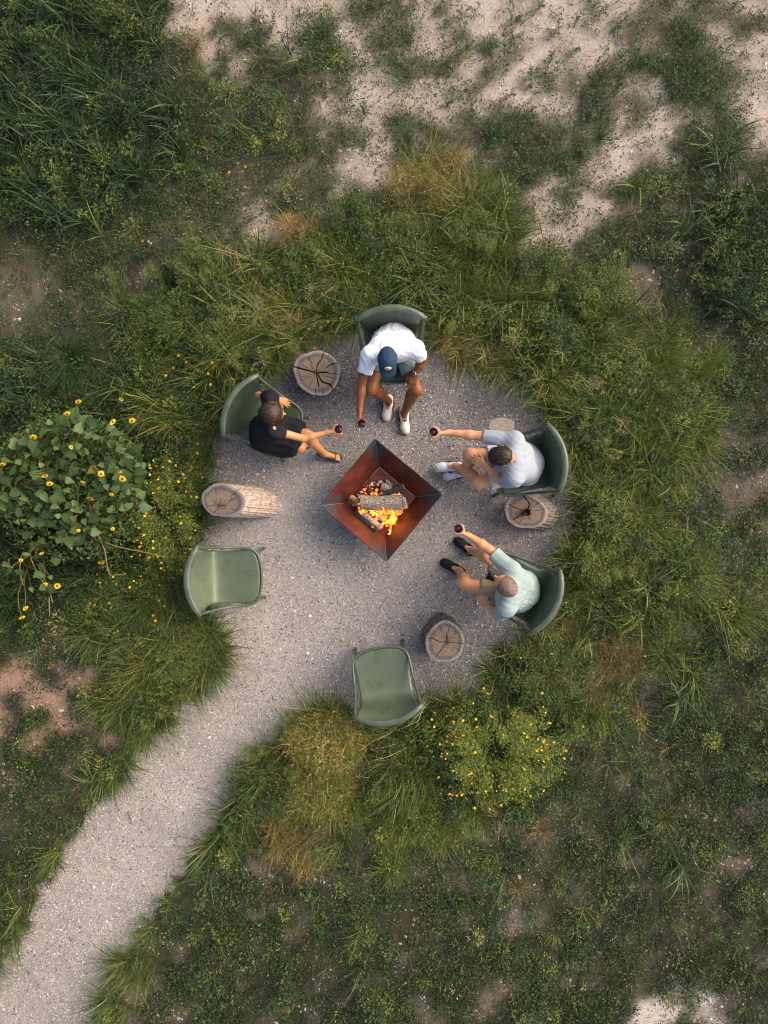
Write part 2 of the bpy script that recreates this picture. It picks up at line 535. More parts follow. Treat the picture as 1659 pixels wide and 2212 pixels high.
# ------------------------------------------------------------------ vegetation builders
def blades(root, L, wd, az, lean, curl, col, segs=3, tipcol=1.6):
    """grass blades as tapering ribbons"""
    n = len(root)
    t_ = np.linspace(0, 1, segs + 1)
    th = lean[:, None] + curl[:, None] * (t_[:-1] + .5 / segs)[None]
    ds = (L / segs)[:, None]
    hx = np.concatenate([np.zeros((n, 1)), np.cumsum(np.sin(th) * ds, 1)], 1)
    hz = np.concatenate([np.zeros((n, 1)), np.cumsum(np.cos(th) * ds, 1)], 1)
    side_bend = rng.normal(0, .12, n)[:, None] * (t_ ** 2)[None] * L[:, None]
    ca, sa = np.cos(az)[:, None], np.sin(az)[:, None]
    cx = root[:, None, 0] + hx * ca - side_bend * sa
    cy = root[:, None, 1] + hx * sa + side_bend * ca
    cz = np.maximum(root[:, None, 2] + hz, .008)
    hw = .5 * wd[:, None] * (1 - t_ ** 1.8)[None] * np.where(t_ < .01, .6, 1)[None]
    tw = rng.normal(0, .5, n)[:, None]
    ox, oy, oz = -sa * hw * np.cos(tw), ca * hw * np.cos(tw), hw * np.sin(tw)
    V = np.zeros((n, 2 * segs + 1, 3))
    for k in range(segs):
        V[:, 2 * k] = np.stack([cx[:, k] - ox[:, k], cy[:, k] - oy[:, k], cz[:, k] - oz[:, k]], 1)
        V[:, 2 * k + 1] = np.stack([cx[:, k] + ox[:, k], cy[:, k] + oy[:, k], cz[:, k] + oz[:, k]], 1)
    V[:, 2 * segs] = np.stack([cx[:, segs], cy[:, segs], cz[:, segs]], 1)
    tr = []
    for k in range(segs - 1):
        a = 2 * k
        tr += [(a, a + 1, a + 3), (a, a + 3, a + 2)]
    tr.append((2 * segs - 2, 2 * segs - 1, 2 * segs))
    T = (np.array(tr)[None] + (np.arange(n) * (2 * segs + 1))[:, None, None]).reshape(-1, 3)
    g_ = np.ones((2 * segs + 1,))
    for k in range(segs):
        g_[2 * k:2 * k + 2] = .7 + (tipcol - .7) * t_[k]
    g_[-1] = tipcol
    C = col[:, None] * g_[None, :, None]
    tips = np.stack([cx[:, segs], cy[:, segs], cz[:, segs]], 1)
    return V.reshape(-1, 3), T, C.reshape(-1, 3), tips

def leaves(P, L, wd, az, el_, col):
    """small folded leaf blades (two triangles)"""
    n = len(P)
    d = np.stack([np.cos(az) * np.cos(el_), np.sin(az) * np.cos(el_), np.sin(el_)], 1)
    s = np.stack([-np.sin(az), np.cos(az), np.zeros(n)], 1)
    u = np.cross(d, s)
    roll = rng.normal(0, .45, n)[:, None]
    s2 = s * np.cos(roll) + u * np.sin(roll)
    u2 = np.cross(d, s2)
    mid = P + d * (L * .45)[:, None]
    V = np.stack([P, mid + s2 * (wd * .5)[:, None] - u2 * (wd * .15)[:, None], P + d * L[:, None], mid - s2 * (wd * .5)[:, None] - u2 * (wd * .15)[:, None]], 1)
    T = (np.array([(0, 3, 2), (0, 2, 1)])[None] + (np.arange(n) * 4)[:, None, None]).reshape(-1, 3)
    return V.reshape(-1, 3), T, np.repeat(col[:, None], 4, 1).reshape(-1, 3)

DKG, GRN, MID, OLV, YEL, PAL = (.016, .034, .010), (.032, .066, .014), (.060, .104, .018), (.108, .130, .022), (.185, .195, .032), (.20, .21, .085)
STRAW, ORG, BLU, BRN = (.36, .28, .12), (.34, .17, .055), (.032, .066, .036), (.15, .10, .06)
PALS = {
    't': ([DKG, GRN, MID, OLV, YEL, PAL, STRAW, ORG], [.10, .20, .26, .20, .14, .05, .035, .01]),
    'G': ([DKG, GRN, BLU, MID, OLV], [.50, .30, .12, .06, .02]),
    'g': ([DKG, GRN, MID, OLV, BLU, YEL, STRAW, BRN], [.16, .26, .24, .13, .10, .05, .04, .02]),
    'm': ([DKG, GRN, MID, OLV, BRN], [.12, .36, .32, .14, .06]),
    'M': ([DKG, GRN, MID, OLV], [.26, .40, .26, .08]),
    'f': ([GRN, MID, OLV, YEL], [.10, .25, .35, .30]),
    'o': ([MID, OLV, YEL, STRAW, ORG, BRN, GRN], [.16, .18, .18, .17, .16, .05, .10]),
    's': ([DKG, GRN, MID], [.45, .40, .15]),
    'y': ([DKG, GRN, MID, OLV, YEL], [.18, .30, .30, .15, .07]),
    'k': ([DKG, GRN, MID, OLV, BRN, YEL, STRAW], [.44, .27, .15, .09, .02, .02, .015]),
    'd': ([GRN, MID, OLV, BRN, STRAW], [.25, .25, .15, .25, .10]),
}
for a_, b_ in ((',', 'm'), ('.', 'm'), ('r', 'd'), ('x', 'd'), ('p', 'd'), ('#', 't')): PALS[a_] = PALS[b_]
def pick_cols(lts, n_each=None):
    out = np.zeros((len(lts), 3))
    for c in np.unique(lts):
        ps, wt = PALS[chr(c)]
        m_ = lts == c
        out[m_] = np.array(ps)[rng.choice(len(ps), m_.sum(), p=np.array(wt) / sum(wt))]
    return out

# letter: grass tufts/m2, blades, length, width mm, lean, broad tufts/m2, leaf clumps/m2, leaf length, dome height
KIND = {
    't': (145, 22, (.26, .60), 6.4, .60, 16, 100, .024, .18),
    'G': (95, 16, (.18, .40), 5.5, .65, 34, 130, .024, .20),
    'g': (85, 15, (.09, .24), 4.6, .75, 3, 230, .020, .09),
    'm': (50, 14, (.06, .17), 4.0, .7, 0, 330, .016, .08),
    'M': (50, 14, (.08, .18), 4.0, .7, 0, 430, .017, .12),
    'f': (330, 26, (.16, .34), 3.6, .55, 0, 90, .018, .12),
    'o': (150, 20, (.14, .36), 4.0, .7, 0, 80, .018, .10),
    's': (70, 14, (.20, .45), 5.0, .5, 5, 170, .030, .25),
    'y': (60, 16, (.18, .44), 5.0, .6, 3, 220, .024, .24),
    'k': (80, 14, (.05, .16), 4.0, .85, 0, 350, .019, .09),
    'd': (40, 12, (.05, .15), 3.6, .85, 0, 95, .015, .03),
    'x': (55, 12, (.05, .16), 3.6, .8, 0, 90, .014, .03),
    'p': (8, 8, (.05, .12), 3.0, .8, 0, 10, .012, .02),
    'r': (14, 9, (.05, .15), 3.0, .8, 0, 26, .012, .02),
    ',': (22, 11, (.06, .17), 3.8, .75, 0, 95, .018, .05),
    '.': (2, 8, (.05, .12), 3.2, .8, 0, 8, .013, .02),
    '#': (230, 22, (.14, .36), 4.6, .6, 6, 90, .020, .10),
}
def lutk(i):
    a = np.zeros(128)
    for c, v in KIND.items(): a[ord(c)] = v[i] if not isinstance(v[i], tuple) else v[i][0]
    return a
def lutk2(i):
    a = np.zeros(128)
    for c, v in KIND.items(): a[ord(c)] = v[i][1]
    return a

XH, YH = 4.5, 5.85
AREA = 4 * XH * YH
def scatter(rate_lut, clump_scale, clump_amt, seed):
    mxr = rate_lut.max()
    n = rng.poisson(mxr * AREA * (1 + clump_amt))
    x, y = rng.uniform(-XH, XH, n), rng.uniform(-YH, YH, n)
    px, py = to_plan(x, y)
    lt = cover_at(px, py)
    pr = rate_lut[lt] / (mxr * (1 + clump_amt)) * (1 + clump_amt * (fbm(x, y, clump_scale, seed) * 4 - 2).clip(-1, 1))
    ok = (rng.uniform(0, 1, n) < pr) & ~gravel_at(px + rng.normal(0, 7, n), py + rng.normal(0, 7, n)) & ~near_chair(x, y)
    return x[ok], y[ok], lt[ok]

# fine grass, in radiating tufts
tx, ty, tl = scatter(lutk(0), .35, .7, 70)
nb = rng.poisson(lutk(1)[tl]).clip(4, 60)
rep = np.repeat(np.arange(len(tx)), nb)
n = len(rep)
tcol = pick_cols(tl)
tl_r = tl[rep]
own = pick_cols(tl_r)
bcol = (tcol[rep] * .55 + own * .45) * rng.uniform(.7, 1.3, n)[:, None] * rng.uniform(.5, 1.6, len(tx))[rep][:, None]
Lr = rng.uniform(lutk(2)[tl_r], lutk2(2)[tl_r]) * rng.uniform(.75, 1.2, len(tx))[rep]
wind = (fbm(tx, ty, .8, 80) * 2 - 1) * 7
azb = rng.uniform(0, 6.283, n)
bias = rng.uniform(0, 1, n) < .35
azb = np.where(bias, wind[rep] + rng.normal(0, .5, n), azb)
rr = rng.uniform(0, 1, n) ** .5 * .045
ra = rng.uniform(0, 6.283, n)
rx, ry = tx[rep] + np.cos(ra) * rr, ty[rep] + np.sin(ra) * rr
lean = np.abs(rng.normal(lutk(4)[tl_r] * .8, .3, n))
curl = rng.uniform(.15, 1.35, n)
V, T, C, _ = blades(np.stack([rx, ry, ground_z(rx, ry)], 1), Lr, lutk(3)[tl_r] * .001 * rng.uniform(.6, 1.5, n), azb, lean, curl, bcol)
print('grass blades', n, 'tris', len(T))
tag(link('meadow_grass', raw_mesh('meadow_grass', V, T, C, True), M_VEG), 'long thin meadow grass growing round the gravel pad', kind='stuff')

# broad-bladed grass
bx, by, bl = scatter(lutk(5), .5, .6, 90)
nb = rng.integers(7, 15, len(bx))
rep = np.repeat(np.arange(len(bx)), nb)
n = len(rep)
bcol = (pick_cols(bl)[rep] * .7 + pick_cols(bl[rep]) * .3) * rng.uniform(.8, 1.3, n)[:, None] * 1.1
bcol[bcol[:, 0] > bcol[:, 1] * 1.05] = OLV
rx, ry = bx[rep] + rng.normal(0, .02, n), by[rep] + rng.normal(0, .02, n)
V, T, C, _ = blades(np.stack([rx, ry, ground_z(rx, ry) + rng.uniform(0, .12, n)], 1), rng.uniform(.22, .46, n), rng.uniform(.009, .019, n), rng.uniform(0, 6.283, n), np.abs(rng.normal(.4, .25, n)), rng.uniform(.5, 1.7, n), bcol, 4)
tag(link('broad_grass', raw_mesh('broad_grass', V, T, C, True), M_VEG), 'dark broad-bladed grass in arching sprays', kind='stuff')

# low leafy herbs in small domed mats
lx, ly, ll = scatter(lutk(6), .3, .75, 100)
Rm = (rng.lognormal(math.log(.062), .55, len(lx))).clip(.025, .24)
nb = rng.poisson(17 * (Rm / .066) ** 1.25).clip(4, 130)
rep = np.repeat(np.arange(len(lx)), nb)
n = len(rep)
ll_r = ll[rep]
R = Rm[rep]
q = rng.uniform(0, 1, n) ** .5
a = rng.uniform(0, 6.283, n)
px2, py2 = lx[rep] + np.cos(a) * q * R, ly[rep] + np.sin(a) * q * R
okg = ~gravel_at(*to_plan(px2, py2)) | (rng.uniform(0, 1, n) < .25)
dome = lutk(8)[ll_r] * rng.uniform(.5, 1.3, len(lx))[rep]
zz = ground_z(px2, py2) + .006 + dome * (1 - q ** 2) * rng.uniform(.3, 1, n)
lcol = (pick_cols(ll)[rep] * .6 + pick_cols(ll_r) * .4) * rng.uniform(.65, 1.4, n)[:, None] * rng.uniform(.45, 1.75, len(lx))[rep][:, None] * (.7 + .45 * q)[:, None] ** 0
LL = lutk(7)[ll_r] * rng.uniform(.7, 1.85, n)
V, T, C = leaves(np.stack([px2, py2, zz], 1)[okg], LL[okg], (LL * rng.uniform(.3, .6, n))[okg], a[okg] + rng.normal(0, .9, okg.sum()), rng.normal(.25, .4, okg.sum()), lcol[okg])
print('herb leaves', okg.sum())
tag(link('low_herbs', raw_mesh('low_herbs', V, T, C, False), M_VEG), 'mats of small leafy herbs spreading over the soil', kind='stuff')

# taller leafy herbs mixed into the tall grass
hx, hy, hl = scatter(np.array([{116: 85, 102: 60, 121: 110, 103: 20, 71: 55, 107: 9, 115: 30, 35: 40}.get(i, 0) for i in range(128)], float), .45, .9, 210)
nb = rng.integers(34, 80, len(hx))
rep = np.repeat(np.arange(len(hx)), nb)
n = len(rep)
R = rng.uniform(.05, .12, len(hx))[rep]; hh = rng.uniform(.10, .46, len(hx))[rep]
q = rng.uniform(0, 1, n) ** .55; a = rng.uniform(0, 6.283, n)
hp = np.stack([hx[rep] + np.cos(a) * q * R, hy[rep] + np.sin(a) * q * R, ground_z(hx[rep], hy[rep]) + hh * (1 - .5 * q * q) * rng.uniform(.55, 1, n)], 1)
hc_ = np.array([GRN, MID, OLV, YEL, (.12, .17, .03), BLU])[rng.choice(6, len(hx), p=[.22, .28, .2, .1, .14, .06])][rep] * rng.uniform(.6, 1.4, n)[:, None] * rng.uniform(.75, 1.3, len(hx))[rep][:, None]
LL = rng.uniform(.018, .040, n)
V, T, C = leaves(hp, LL, LL * rng.uniform(.22, .5, n), a + rng.normal(0, .7, n), rng.normal(.15, .4, n), hc_)
print('tall herb leaves', n)
tag(link('tall_herbs', raw_mesh('tall_herbs', V, T, C, False), M_VEG), 'taller leafy herbs mixed through the meadow grass', kind='stuff')

# long blades leaning in over the gravel from its planted rim
seg = np.linalg.norm(np.diff(np.vstack([rim_w, rim_w[:1]]), axis=0), axis=1)
nrim = 470
ri = rng.choice(len(rim_w), nrim, p=seg / seg.sum())
nx2 = np.roll(rim_w, -1, 0)[ri] - rim_w[ri]
inn = np.stack([-nx2[:, 1], nx2[:, 0]], 1); inn /= np.linalg.norm(inn, axis=1)[:, None] + 1e-9
tpx = to_plan(*(rim_w[ri] + inn * .06).T)
inn[~gravel_at(*tpx)] *= -1
rp0 = rim_w[ri] - inn * rng.uniform(.0, .10, nrim)[:, None]
ok = ~near_chair(rp0[:, 0], rp0[:, 1]) & (abs(rp0[:, 1]) < 5.9)
rp0, inn = rp0[ok], inn[ok]
rlt = cover_at(*to_plan(rp0[:, 0] - inn[:, 0] * .12, rp0[:, 1] - inn[:, 1] * .12))
low = np.isin(rlt, [ord(c) for c in 'kgdxrMm'])
nb = rng.integers(12, 30, len(rp0))
rep = np.repeat(np.arange(len(rp0)), nb)
n = len(rep)
az = np.arctan2(inn[rep][:, 1], inn[rep][:, 0]) + rng.normal(0, .75, n)
Lr = np.where(low[rep], rng.uniform(.07, .22, n), rng.uniform(.16, .54, n))
rc = np.array([GRN, MID, OLV, YEL, PAL, STRAW, BLU])[rng.choice(7, n, p=[.2, .26, .2, .1, .09, .07, .08])] * rng.uniform(.6, 1.4, n)[:, None]
rr0 = np.column_stack([rp0[rep] + rng.normal(0, .025, (n, 2)), np.zeros(n)])
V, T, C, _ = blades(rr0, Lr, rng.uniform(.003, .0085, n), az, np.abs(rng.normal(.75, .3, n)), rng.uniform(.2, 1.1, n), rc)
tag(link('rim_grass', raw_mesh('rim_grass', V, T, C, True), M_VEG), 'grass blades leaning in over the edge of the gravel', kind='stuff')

# plant litter blown onto the gravel
n = 900
lx_, ly_ = rng.uniform(-4.3, 2.0, n), rng.uniform(-5.8, 2.1, n)
ok = gravel_at(*to_plan(lx_, ly_)) & (rng.uniform(0, 1, n) < .25 + .75 * (1 - smooth_inside(*to_plan(lx_, ly_))))
n = int(ok.sum())
LL = rng.uniform(.012, .04, n)
V, T, C = leaves(np.column_stack([lx_[ok], ly_[ok], np.full(n, .011)]), LL, rng.uniform(.003, .010, n), rng.uniform(0, 6.283, n), rng.normal(0, .12, n), np.array([STRAW, BRN, ORG, (.42, .34, .2), OLV])[rng.integers(0, 5, n)] * rng.uniform(.7, 1.2, n)[:, None])
tag(link('plant_litter', raw_mesh('plant_litter', V, T, C, False), M_VEG), 'bits of dry leaf and straw blown onto the gravel', kind='stuff')
# ------------------------------------------------------------------ fire pit
def mat_rust():
    m, t, b = newmat('rusted_steel')
    a = N(t, 'ShaderNodeAttribute'); a.attribute_name = 'col'      # red channel: how much blue mill scale is left on the plate
    sep = N(t, 'ShaderNodeSeparateColor'); t.links.new(a.outputs['Color'], sep.inputs[0])
    f = noise_tex(t, 7, 6, .65)
    fine = noise_tex(t, 60, 5, .7)
    rust = ramp(t, f, [(.28, (.026, .008, .007)), (.48, (.082, .016, .009)), (.7, (.155, .031, .012))])
    scale = ramp(t, fine, [(.3, (.022, .026, .036)), (.7, (.06, .066, .08))])
    add = N(t, 'ShaderNodeMath', operation='ADD'); t.links.new(sep.outputs[0], add.inputs[0])
    f2 = noise_tex(t, 9, 4, .6, dist=.6)
    sub = N(t, 'ShaderNodeMath', operation='MULTIPLY_ADD'); t.links.new(f2, sub.inputs[0]); sub.inputs[1].default_value = 1.6; sub.inputs[2].default_value = -.8
    t.links.new(sub.outputs[0], add.inputs[1])
    k = ramp(t, add.outputs[0], [(.30, (0, 0, 0)), (.52, (1, 1, 1))])
    mx = N(t, 'ShaderNodeMix', data_type='RGBA'); t.links.new(k, mx.inputs[0]); t.links.new(rust, mx.inputs[6]); t.links.new(scale, mx.inputs[7])
    t.links.new(mx.outputs[2], b.inputs['Base Color'])
    b.inputs['Roughness'].default_value = .55
    b.inputs['Metallic'].default_value = .1
    bump(t, b, fine, .25, .002)
    return m
M_RUST = mat_rust()
M_DSTEEL = mat_noise('dark_steel', (.02, .018, .018), (.07, .04, .03), 25, .6)
M_WELD = mat_noise('weld_bead', (.10, .095, .10), (.22, .17, .14), 80, .5)

PC = np.array([-.03, .118])
TOPZ, BOTZ = .45, .15
tc4 = [W(810, 948, TOPZ), W(955, 1068, TOPZ), W(835, 1213, TOPZ), W(692, 1092, TOPZ)]
bc4 = [W(819.6, 1008.9, BOTZ), W(897, 1073, BOTZ), W(831, 1153, BOTZ), W(750, 1086, BOTZ)]
pit = thing('fire_pit', (PC[0], PC[1], 0), 'square fire pit of rusted steel plates with dark blue corners', 'fire pit')
for i in range(4):
    t0, t1, b0, b1 = tc4[i], tc4[(i + 1) % 4], bc4[i], bc4[(i + 1) % 4]
    nu, nv = 20, 12
    nrm = np.cross(t1 - t0, b0 - t0); nrm /= np.linalg.norm(nrm)
    if nrm @ np.array([*(PC - (t0[:2] + t1[:2]) / 2), .2]) < 0: nrm = -nrm
    Vv, Cc = [], []
    for side in (0, -.006):
        for j in range(nv + 1):
            for k in range(nu + 1):
                u, v = k / nu, j / nv
                e0, e1 = .004, .996
                uu = e0 + (e1 - e0) * u
                p = (t0 * (1 - uu) + t1 * uu) * (1 - v) + (b0 * (1 - uu) + b1 * uu) * v
                Vv.append(p + nrm * side)
                e = min(u, 1 - u)
                Cc.append((max(0, .80 - e * 3.2) * (1 - v * .8) + max(0, .25 - v * 1.6), 0, 0))
    Ff = []
    o2 = (nu + 1) * (nv + 1)
    for j in range(nv):
        for k in range(nu):
            a = j * (nu + 1) + k
            Ff += [(a, a + 1, a + nu + 2), (a, a + nu + 2, a + nu + 1), (o2 + a, o2 + a + nu + 2, o2 + a + 1), (o2 + a, o2 + a + nu + 1, o2 + a + nu + 2)]
    rim = [k for k in range(nu + 1)] + [(j) * (nu + 1) + nu for j in range(1, nv + 1)] + [nv * (nu + 1) + k for k in range(nu - 1, -1, -1)] + [j * (nu + 1) for j in range(nv - 1, 0, -1)]
    for q in range(len(rim)):
        a, c = rim[q], rim[(q + 1) % len(rim)]
        Ff += [(a, o2 + a, o2 + c), (a, o2 + c, c)]
    world_part('side_panel', np.array(Vv), np.array(Ff), M_RUST, pit, np.array(Cc), False)
    v_, f_ = tube([t0 + (0, 0, .001), t0 * .5 + b0 * .5 + (0, 0, .003), b0 + (0, 0, .004)], .0035, 6)
    world_part('corner_weld', v_, f_, M_WELD, pit)
bp = np.array([b_ * 1 for b_ in bc4]); cb = bp.mean(0)
low = bp - (0, 0, .01); up = bp - (0, 0, .002)
v_ = np.concatenate([cb + (up - cb) * .985, cb + (low - cb) * .985])
f_ = [(0, 3, 2), (0, 2, 1), (4, 5, 6), (4, 6, 7)] + sum([[(i, (i + 1) % 4, (i + 1) % 4 + 4), (i, (i + 1) % 4 + 4, i + 4)] for i in range(4)], [])
world_part('floor_plate', v_, np.array(f_), M_RUST, pit, np.tile((.0, 0, 0), (8, 1)), False)
ped = np.concatenate([cb + (up - cb) * .8 - (0, 0, .011), (cb + (up - cb) * .8) * (1, 1, 0) + (0, 0, .001)])
world_part('pedestal', ped, np.array(f_), M_DSTEEL, pit, None, False)

# --- logs
def wood_mats():
    m, t, b = newmat('grey_bark')
    tc = N(t, 'ShaderNodeTexCoord'); mp = N(t, 'ShaderNodeMapping'); mp.inputs['Scale'].default_value = (1, 2.6, 2.6)
    t.links.new(tc.outputs['Object'], mp.inputs[0])
    v = N(t, 'ShaderNodeTexVoronoi', feature='DISTANCE_TO_EDGE'); v.inputs['Scale'].default_value = 24
    t.links.new(mp.outputs[0], v.inputs['Vector'])
    nz = noise_tex(t, 40, 5, .7)
    c = ramp(t, nz, [(.3, (.22, .17, .12)), (.7, (.44, .36, .27))])
    k = ramp(t, v.outputs['Distance'], [(.0, (.22, .2, .18)), (.14, (1, 1, 1))])
    mx = N(t, 'ShaderNodeMix', data_type='RGBA', blend_type='MULTIPLY'); mx.inputs[0].default_value = 1
    t.links.new(c, mx.inputs[6]); t.links.new(k, mx.inputs[7]); t.links.new(mx.outputs[2], b.inputs['Base Color'])
    b.inputs['Roughness'].default_value = .9
    bump(t, b, v.outputs['Distance'], .8, .01)
    return m
M_BARK = wood_mats()
M_CHAR = mat_noise('charred_wood', (.010, .009, .009), (.045, .040, .038), 40, .85, 70, .6, .004)
M_ASHLOG = mat_noise('ashen_wood', (.03, .027, .027), (.45, .40, .39), 34, .95, 60, .6, .004, c3=(.75, .68, .66))
M_SPLIT = mat_noise('split_wood', (.20, .10, .05), (.42, .27, .15), 30, .85, 60, .4, .003)
M_GREYLOG = mat_noise('grey_split_wood', (.14, .12, .11), (.40, .36, .33), 30, .9, 60, .4, .003)

def P5(x, y, z):          # the fire close-up's own ruler
    return W(677.1 + x * .1738, 934.2 + y * .1738, z)

def log(name, a, b_, r0, r1, mat, label, end=None, bend=0.0, sides=14, wedge=False, seed=0):
    a, b_ = np.array(a), np.array(b_)
    root = thing(name, tuple((a + b_) / 2), label, 'log')
    rr = np.random.default_rng(seed)
    d = b_ - a; L = np.linalg.norm(d); d /= L
    s = np.cross(d, (0, 0, 1)); s /= np.linalg.norm(s); u = np.cross(s, d)
    nr = 12
    V, Fc = [], []
    prof = 1 + rr.normal(0, .05, sides)
    for i in range(nr + 1):
        t_ = i / nr
        r = r0 + (r1 - r0) * t_
        c = a + d * L * t_ + s * bend * math.sin(math.pi * t_) + s * rr.normal(0, r * .02)
        for k in range(sides):
            th = 2 * math.pi * k / sides
            q = r * prof[k] * (1 + rr.normal(0, .035))
            cx, cz = math.cos(th) * q, math.sin(th) * q
            if wedge: cz = cz * .8 if cz > -.3 * r else -.3 * r; cx *= .9
            V.append(c + s * cx + u * cz)
    for i in range(nr):
        for k in range(sides):
            p, q = i * sides + k, i * sides + (k + 1) % sides
            Fc += [(p, q, q + sides), (p, q + sides, p + sides)]
    world_part('bark' if end else 'wood', np.array(V), np.array(Fc), mat, root, None, True)
    for e in (0, nr):
        cc = np.mean(V[e * sides:(e + 1) * sides], 0)
        ring_ = np.array(V[e * sides:(e + 1) * sides])
        ev = np.concatenate([ring_, (ring_ + cc) / 2 - d * (.002 if e == 0 else -.002), [cc]])
        ef = []
        for k in range(sides):
            k2 = (k + 1) % sides
            ef += [(k, k2, sides + k2), (k, sides + k2, sides + k), (sides + k, sides + k2, 2 * sides)]
        world_part('cut_end', ev, np.array(ef), end or mat, root, None, False)
    return root
log('firewood_log', P5(585, 862, .345), P5(1098, 868, .345), .072, .078, M_BARK, 'large bark-covered log lying across the middle of the fire', M_SPLIT, .012, 18, False, 1)
log('firewood_log', P5(880, 765, .30), P5(1122, 668, .33), .028, .036, M_CHAR, 'short charred log with a brown cut end at the upper right of the fire', M_SPLIT, .004, 12, False, 2)
log('firewood_log', P5(850, 662, .25), P5(965, 715, .26), .040, .046, M_GREYLOG, 'pale grey split log under the short charred log', M_ASHLOG, 0, 10, True, 3)
log('firewood_log', P5(462, 800, .24), P5(560, 878, .26), .034, .036, M_SPLIT, 'brown split log end poking out at the left of the bark log', M_SPLIT, 0, 10, True, 4)
log('firewood_log', P5(690, 640, .24), P5(690, 745, .26), .022, .034, M_CHAR, 'blackened stick standing in the upper left flames', M_CHAR, 0, 10, False, 5)
log('firewood_log', P5(520, 985, .215), P5(785, 1215, .215), .032, .034, M_CHAR, 'long blackened log along the lower left side of the fire', M_SPLIT, .006, 12, False, 6)
log('firewood_log', P5(1112, 810, .26), P5(1150, 945, .25), .030, .030, M_GREYLOG, 'grey split log at the right end of the bark log', M_ASHLOG, 0, 10, True, 7)
log('firewood_log', P5(565, 960, .225), P5(840, 1180, .235), .034, .03, M_ASHLOG, 'ash-white log burning beside the blackened log', M_ASHLOG, .005, 12, False, 8)
log('firewood_log', P5(745, 1000, .25), P5(880, 1090, .25), .028, .026, M_ASHLOG, 'short ash-white log under the brightest flames', M_ASHLOG, .003, 10, False, 9)

# --- embers and flames
n = 640
ex, ey = rng.uniform(470, 1130, n), rng.uniform(600, 1190, n)
okk = (abs(ex - 830) / 390 + abs(ey - 880) / 400) < .95
ex, ey = ex[okk], ey[okk]
pos = np.array([P5(a, c, .165) for a, c in zip(ex, ey)])
pos[:, 2] += rng.uniform(0, .03, len(pos))
hot = rng.uniform(0, 1, len(pos))
cl = np.where((hot > .55)[:, None], (.60, .47, .46), (.06, .05, .05)) * rng.uniform(.6, 1.2, len(pos))[:, None]
V, T, C = chips(pos, rng.uniform(.008, .026, len(pos)), cl, (.5, 1.1))
tag(link('ash_and_charcoal', raw_mesh('ash_and_charcoal', V, T, C), M_BIGSTONE), 'broken charcoal and pale ash on the fire pit floor', kind='stuff')
m_glow, t, b = newmat('glowing_coal')
f = noise_tex(t, 60, 3)
b.inputs['Base Color'].default_value = (.05, .02, .01, 1)
em = ramp(t, f, [(.4, (.15, .01, 0)), (.6, (1, .16, .02)), (.75, (1, .42, .10))])
t.links.new(em, b.inputs['Emission Color']); b.inputs['Emission Strength'].default_value = 3.2
sel = np.array([(a > 590 and a < 800 and c > 680 and c < 770) or (c > 940 and a > 560) for a, c in zip(ex, ey)])
pos2 = pos[sel] + (0, 0, .010)
V, T, C = chips(pos2, rng.uniform(.006, .02, len(pos2)), np.ones((len(pos2), 3)), (.4, .9))
tag(link('embers', raw_mesh('embers', V, T, C), m_glow), 'orange embers glowing under the logs', kind='stuff')

def mat_flame():
    m, t, b = newmat('flame')
    t.nodes.remove(b)
    lw = N(t, 'ShaderNodeLayerWeight'); lw.inputs[0].default_value = .35
    nz = noise_tex(t, 22, 3, .6)
    s = N(t, 'ShaderNodeMath', operation='MULTIPLY_ADD'); t.links.new(nz, s.inputs[0]); s.inputs[1].default_value = .7
    t.links.new(lw.outputs['Facing'], s.inputs[2])
    c = ramp(t, s.outputs[0], [(.25, (1, .60, .15)), (.5, (1, .33, .035)), (.8, (1, .13, .01)), (1.0, (.7, .05, .005))])
    e = N(t, 'ShaderNodeEmission'); e.inputs[1].default_value = 2.4
    t.links.new(c, e.inputs[0])
    tr = N(t, 'ShaderNodeBsdfTransparent')
    op = ramp(t, s.outputs[0], [(.25, (.95,) * 3), (.55, (.72,) * 3), (.85, (.22,) * 3), (1.0, (0,) * 3)])
    mix = N(t, 'ShaderNodeMixShader'); t.links.new(op, mix.inputs[0])
    t.links.new(tr.outputs[0], mix.inputs[1]); t.links.new(e.outputs[0], mix.inputs[2])
    t.links.new(mix.outputs[0], t.nodes['Material Output'].inputs['Surface'])
    return m
M_FLAME = mat_flame()
fire = thing('fire', tuple(P5(830, 880, .17)), 'orange flames licking up between the burning logs', 'fire')
def flame(base, tip, r, seed):
    rr = np.random.default_rng(seed)
    base, tip = np.array(base), np.array(tip)
    nr, ns = 12, 10
    d = tip - base
    s = np.cross(d, (0, .3, 1)); s /= np.linalg.norm(s)
    u = np.cross(s, d / np.linalg.norm(d))
    ph = rr.uniform(0, 6.28, 3)
    V, Fc = [], []
    for i in range(nr + 1):
        t_ = i / nr
        c = base + d * t_ + s * r * .9 * math.sin(t_ * 5 + ph[0]) * t_ + u * r * .7 * math.sin(t_ * 6 + ph[1]) * t_
        q = r * (math.sin(math.pi * min(1, .18 + t_ * .82)) ** .8) * (1 - .55 * t_) * (1 + .3 * math.sin(t_ * 9 + ph[2]))
        q = max(q, .0008)
        for k in range(ns):
            th = 2 * math.pi * k / ns + t_ * 1.5
            e_ = 1 + .25 * math.sin(2 * th + ph[1] + 3 * t_)
            V.append(c + s * math.cos(th) * q * e_ + u * math.sin(th) * q * .7)
    for i in range(nr):
        for k in range(ns):
            p, q = i * ns + k, i * ns + (k + 1) % ns
            Fc += [(p, q, q + ns), (p, q + ns, p + ns)]
    world_part('flame', np.array(V), np.array(Fc), M_FLAME, fire, None, True)
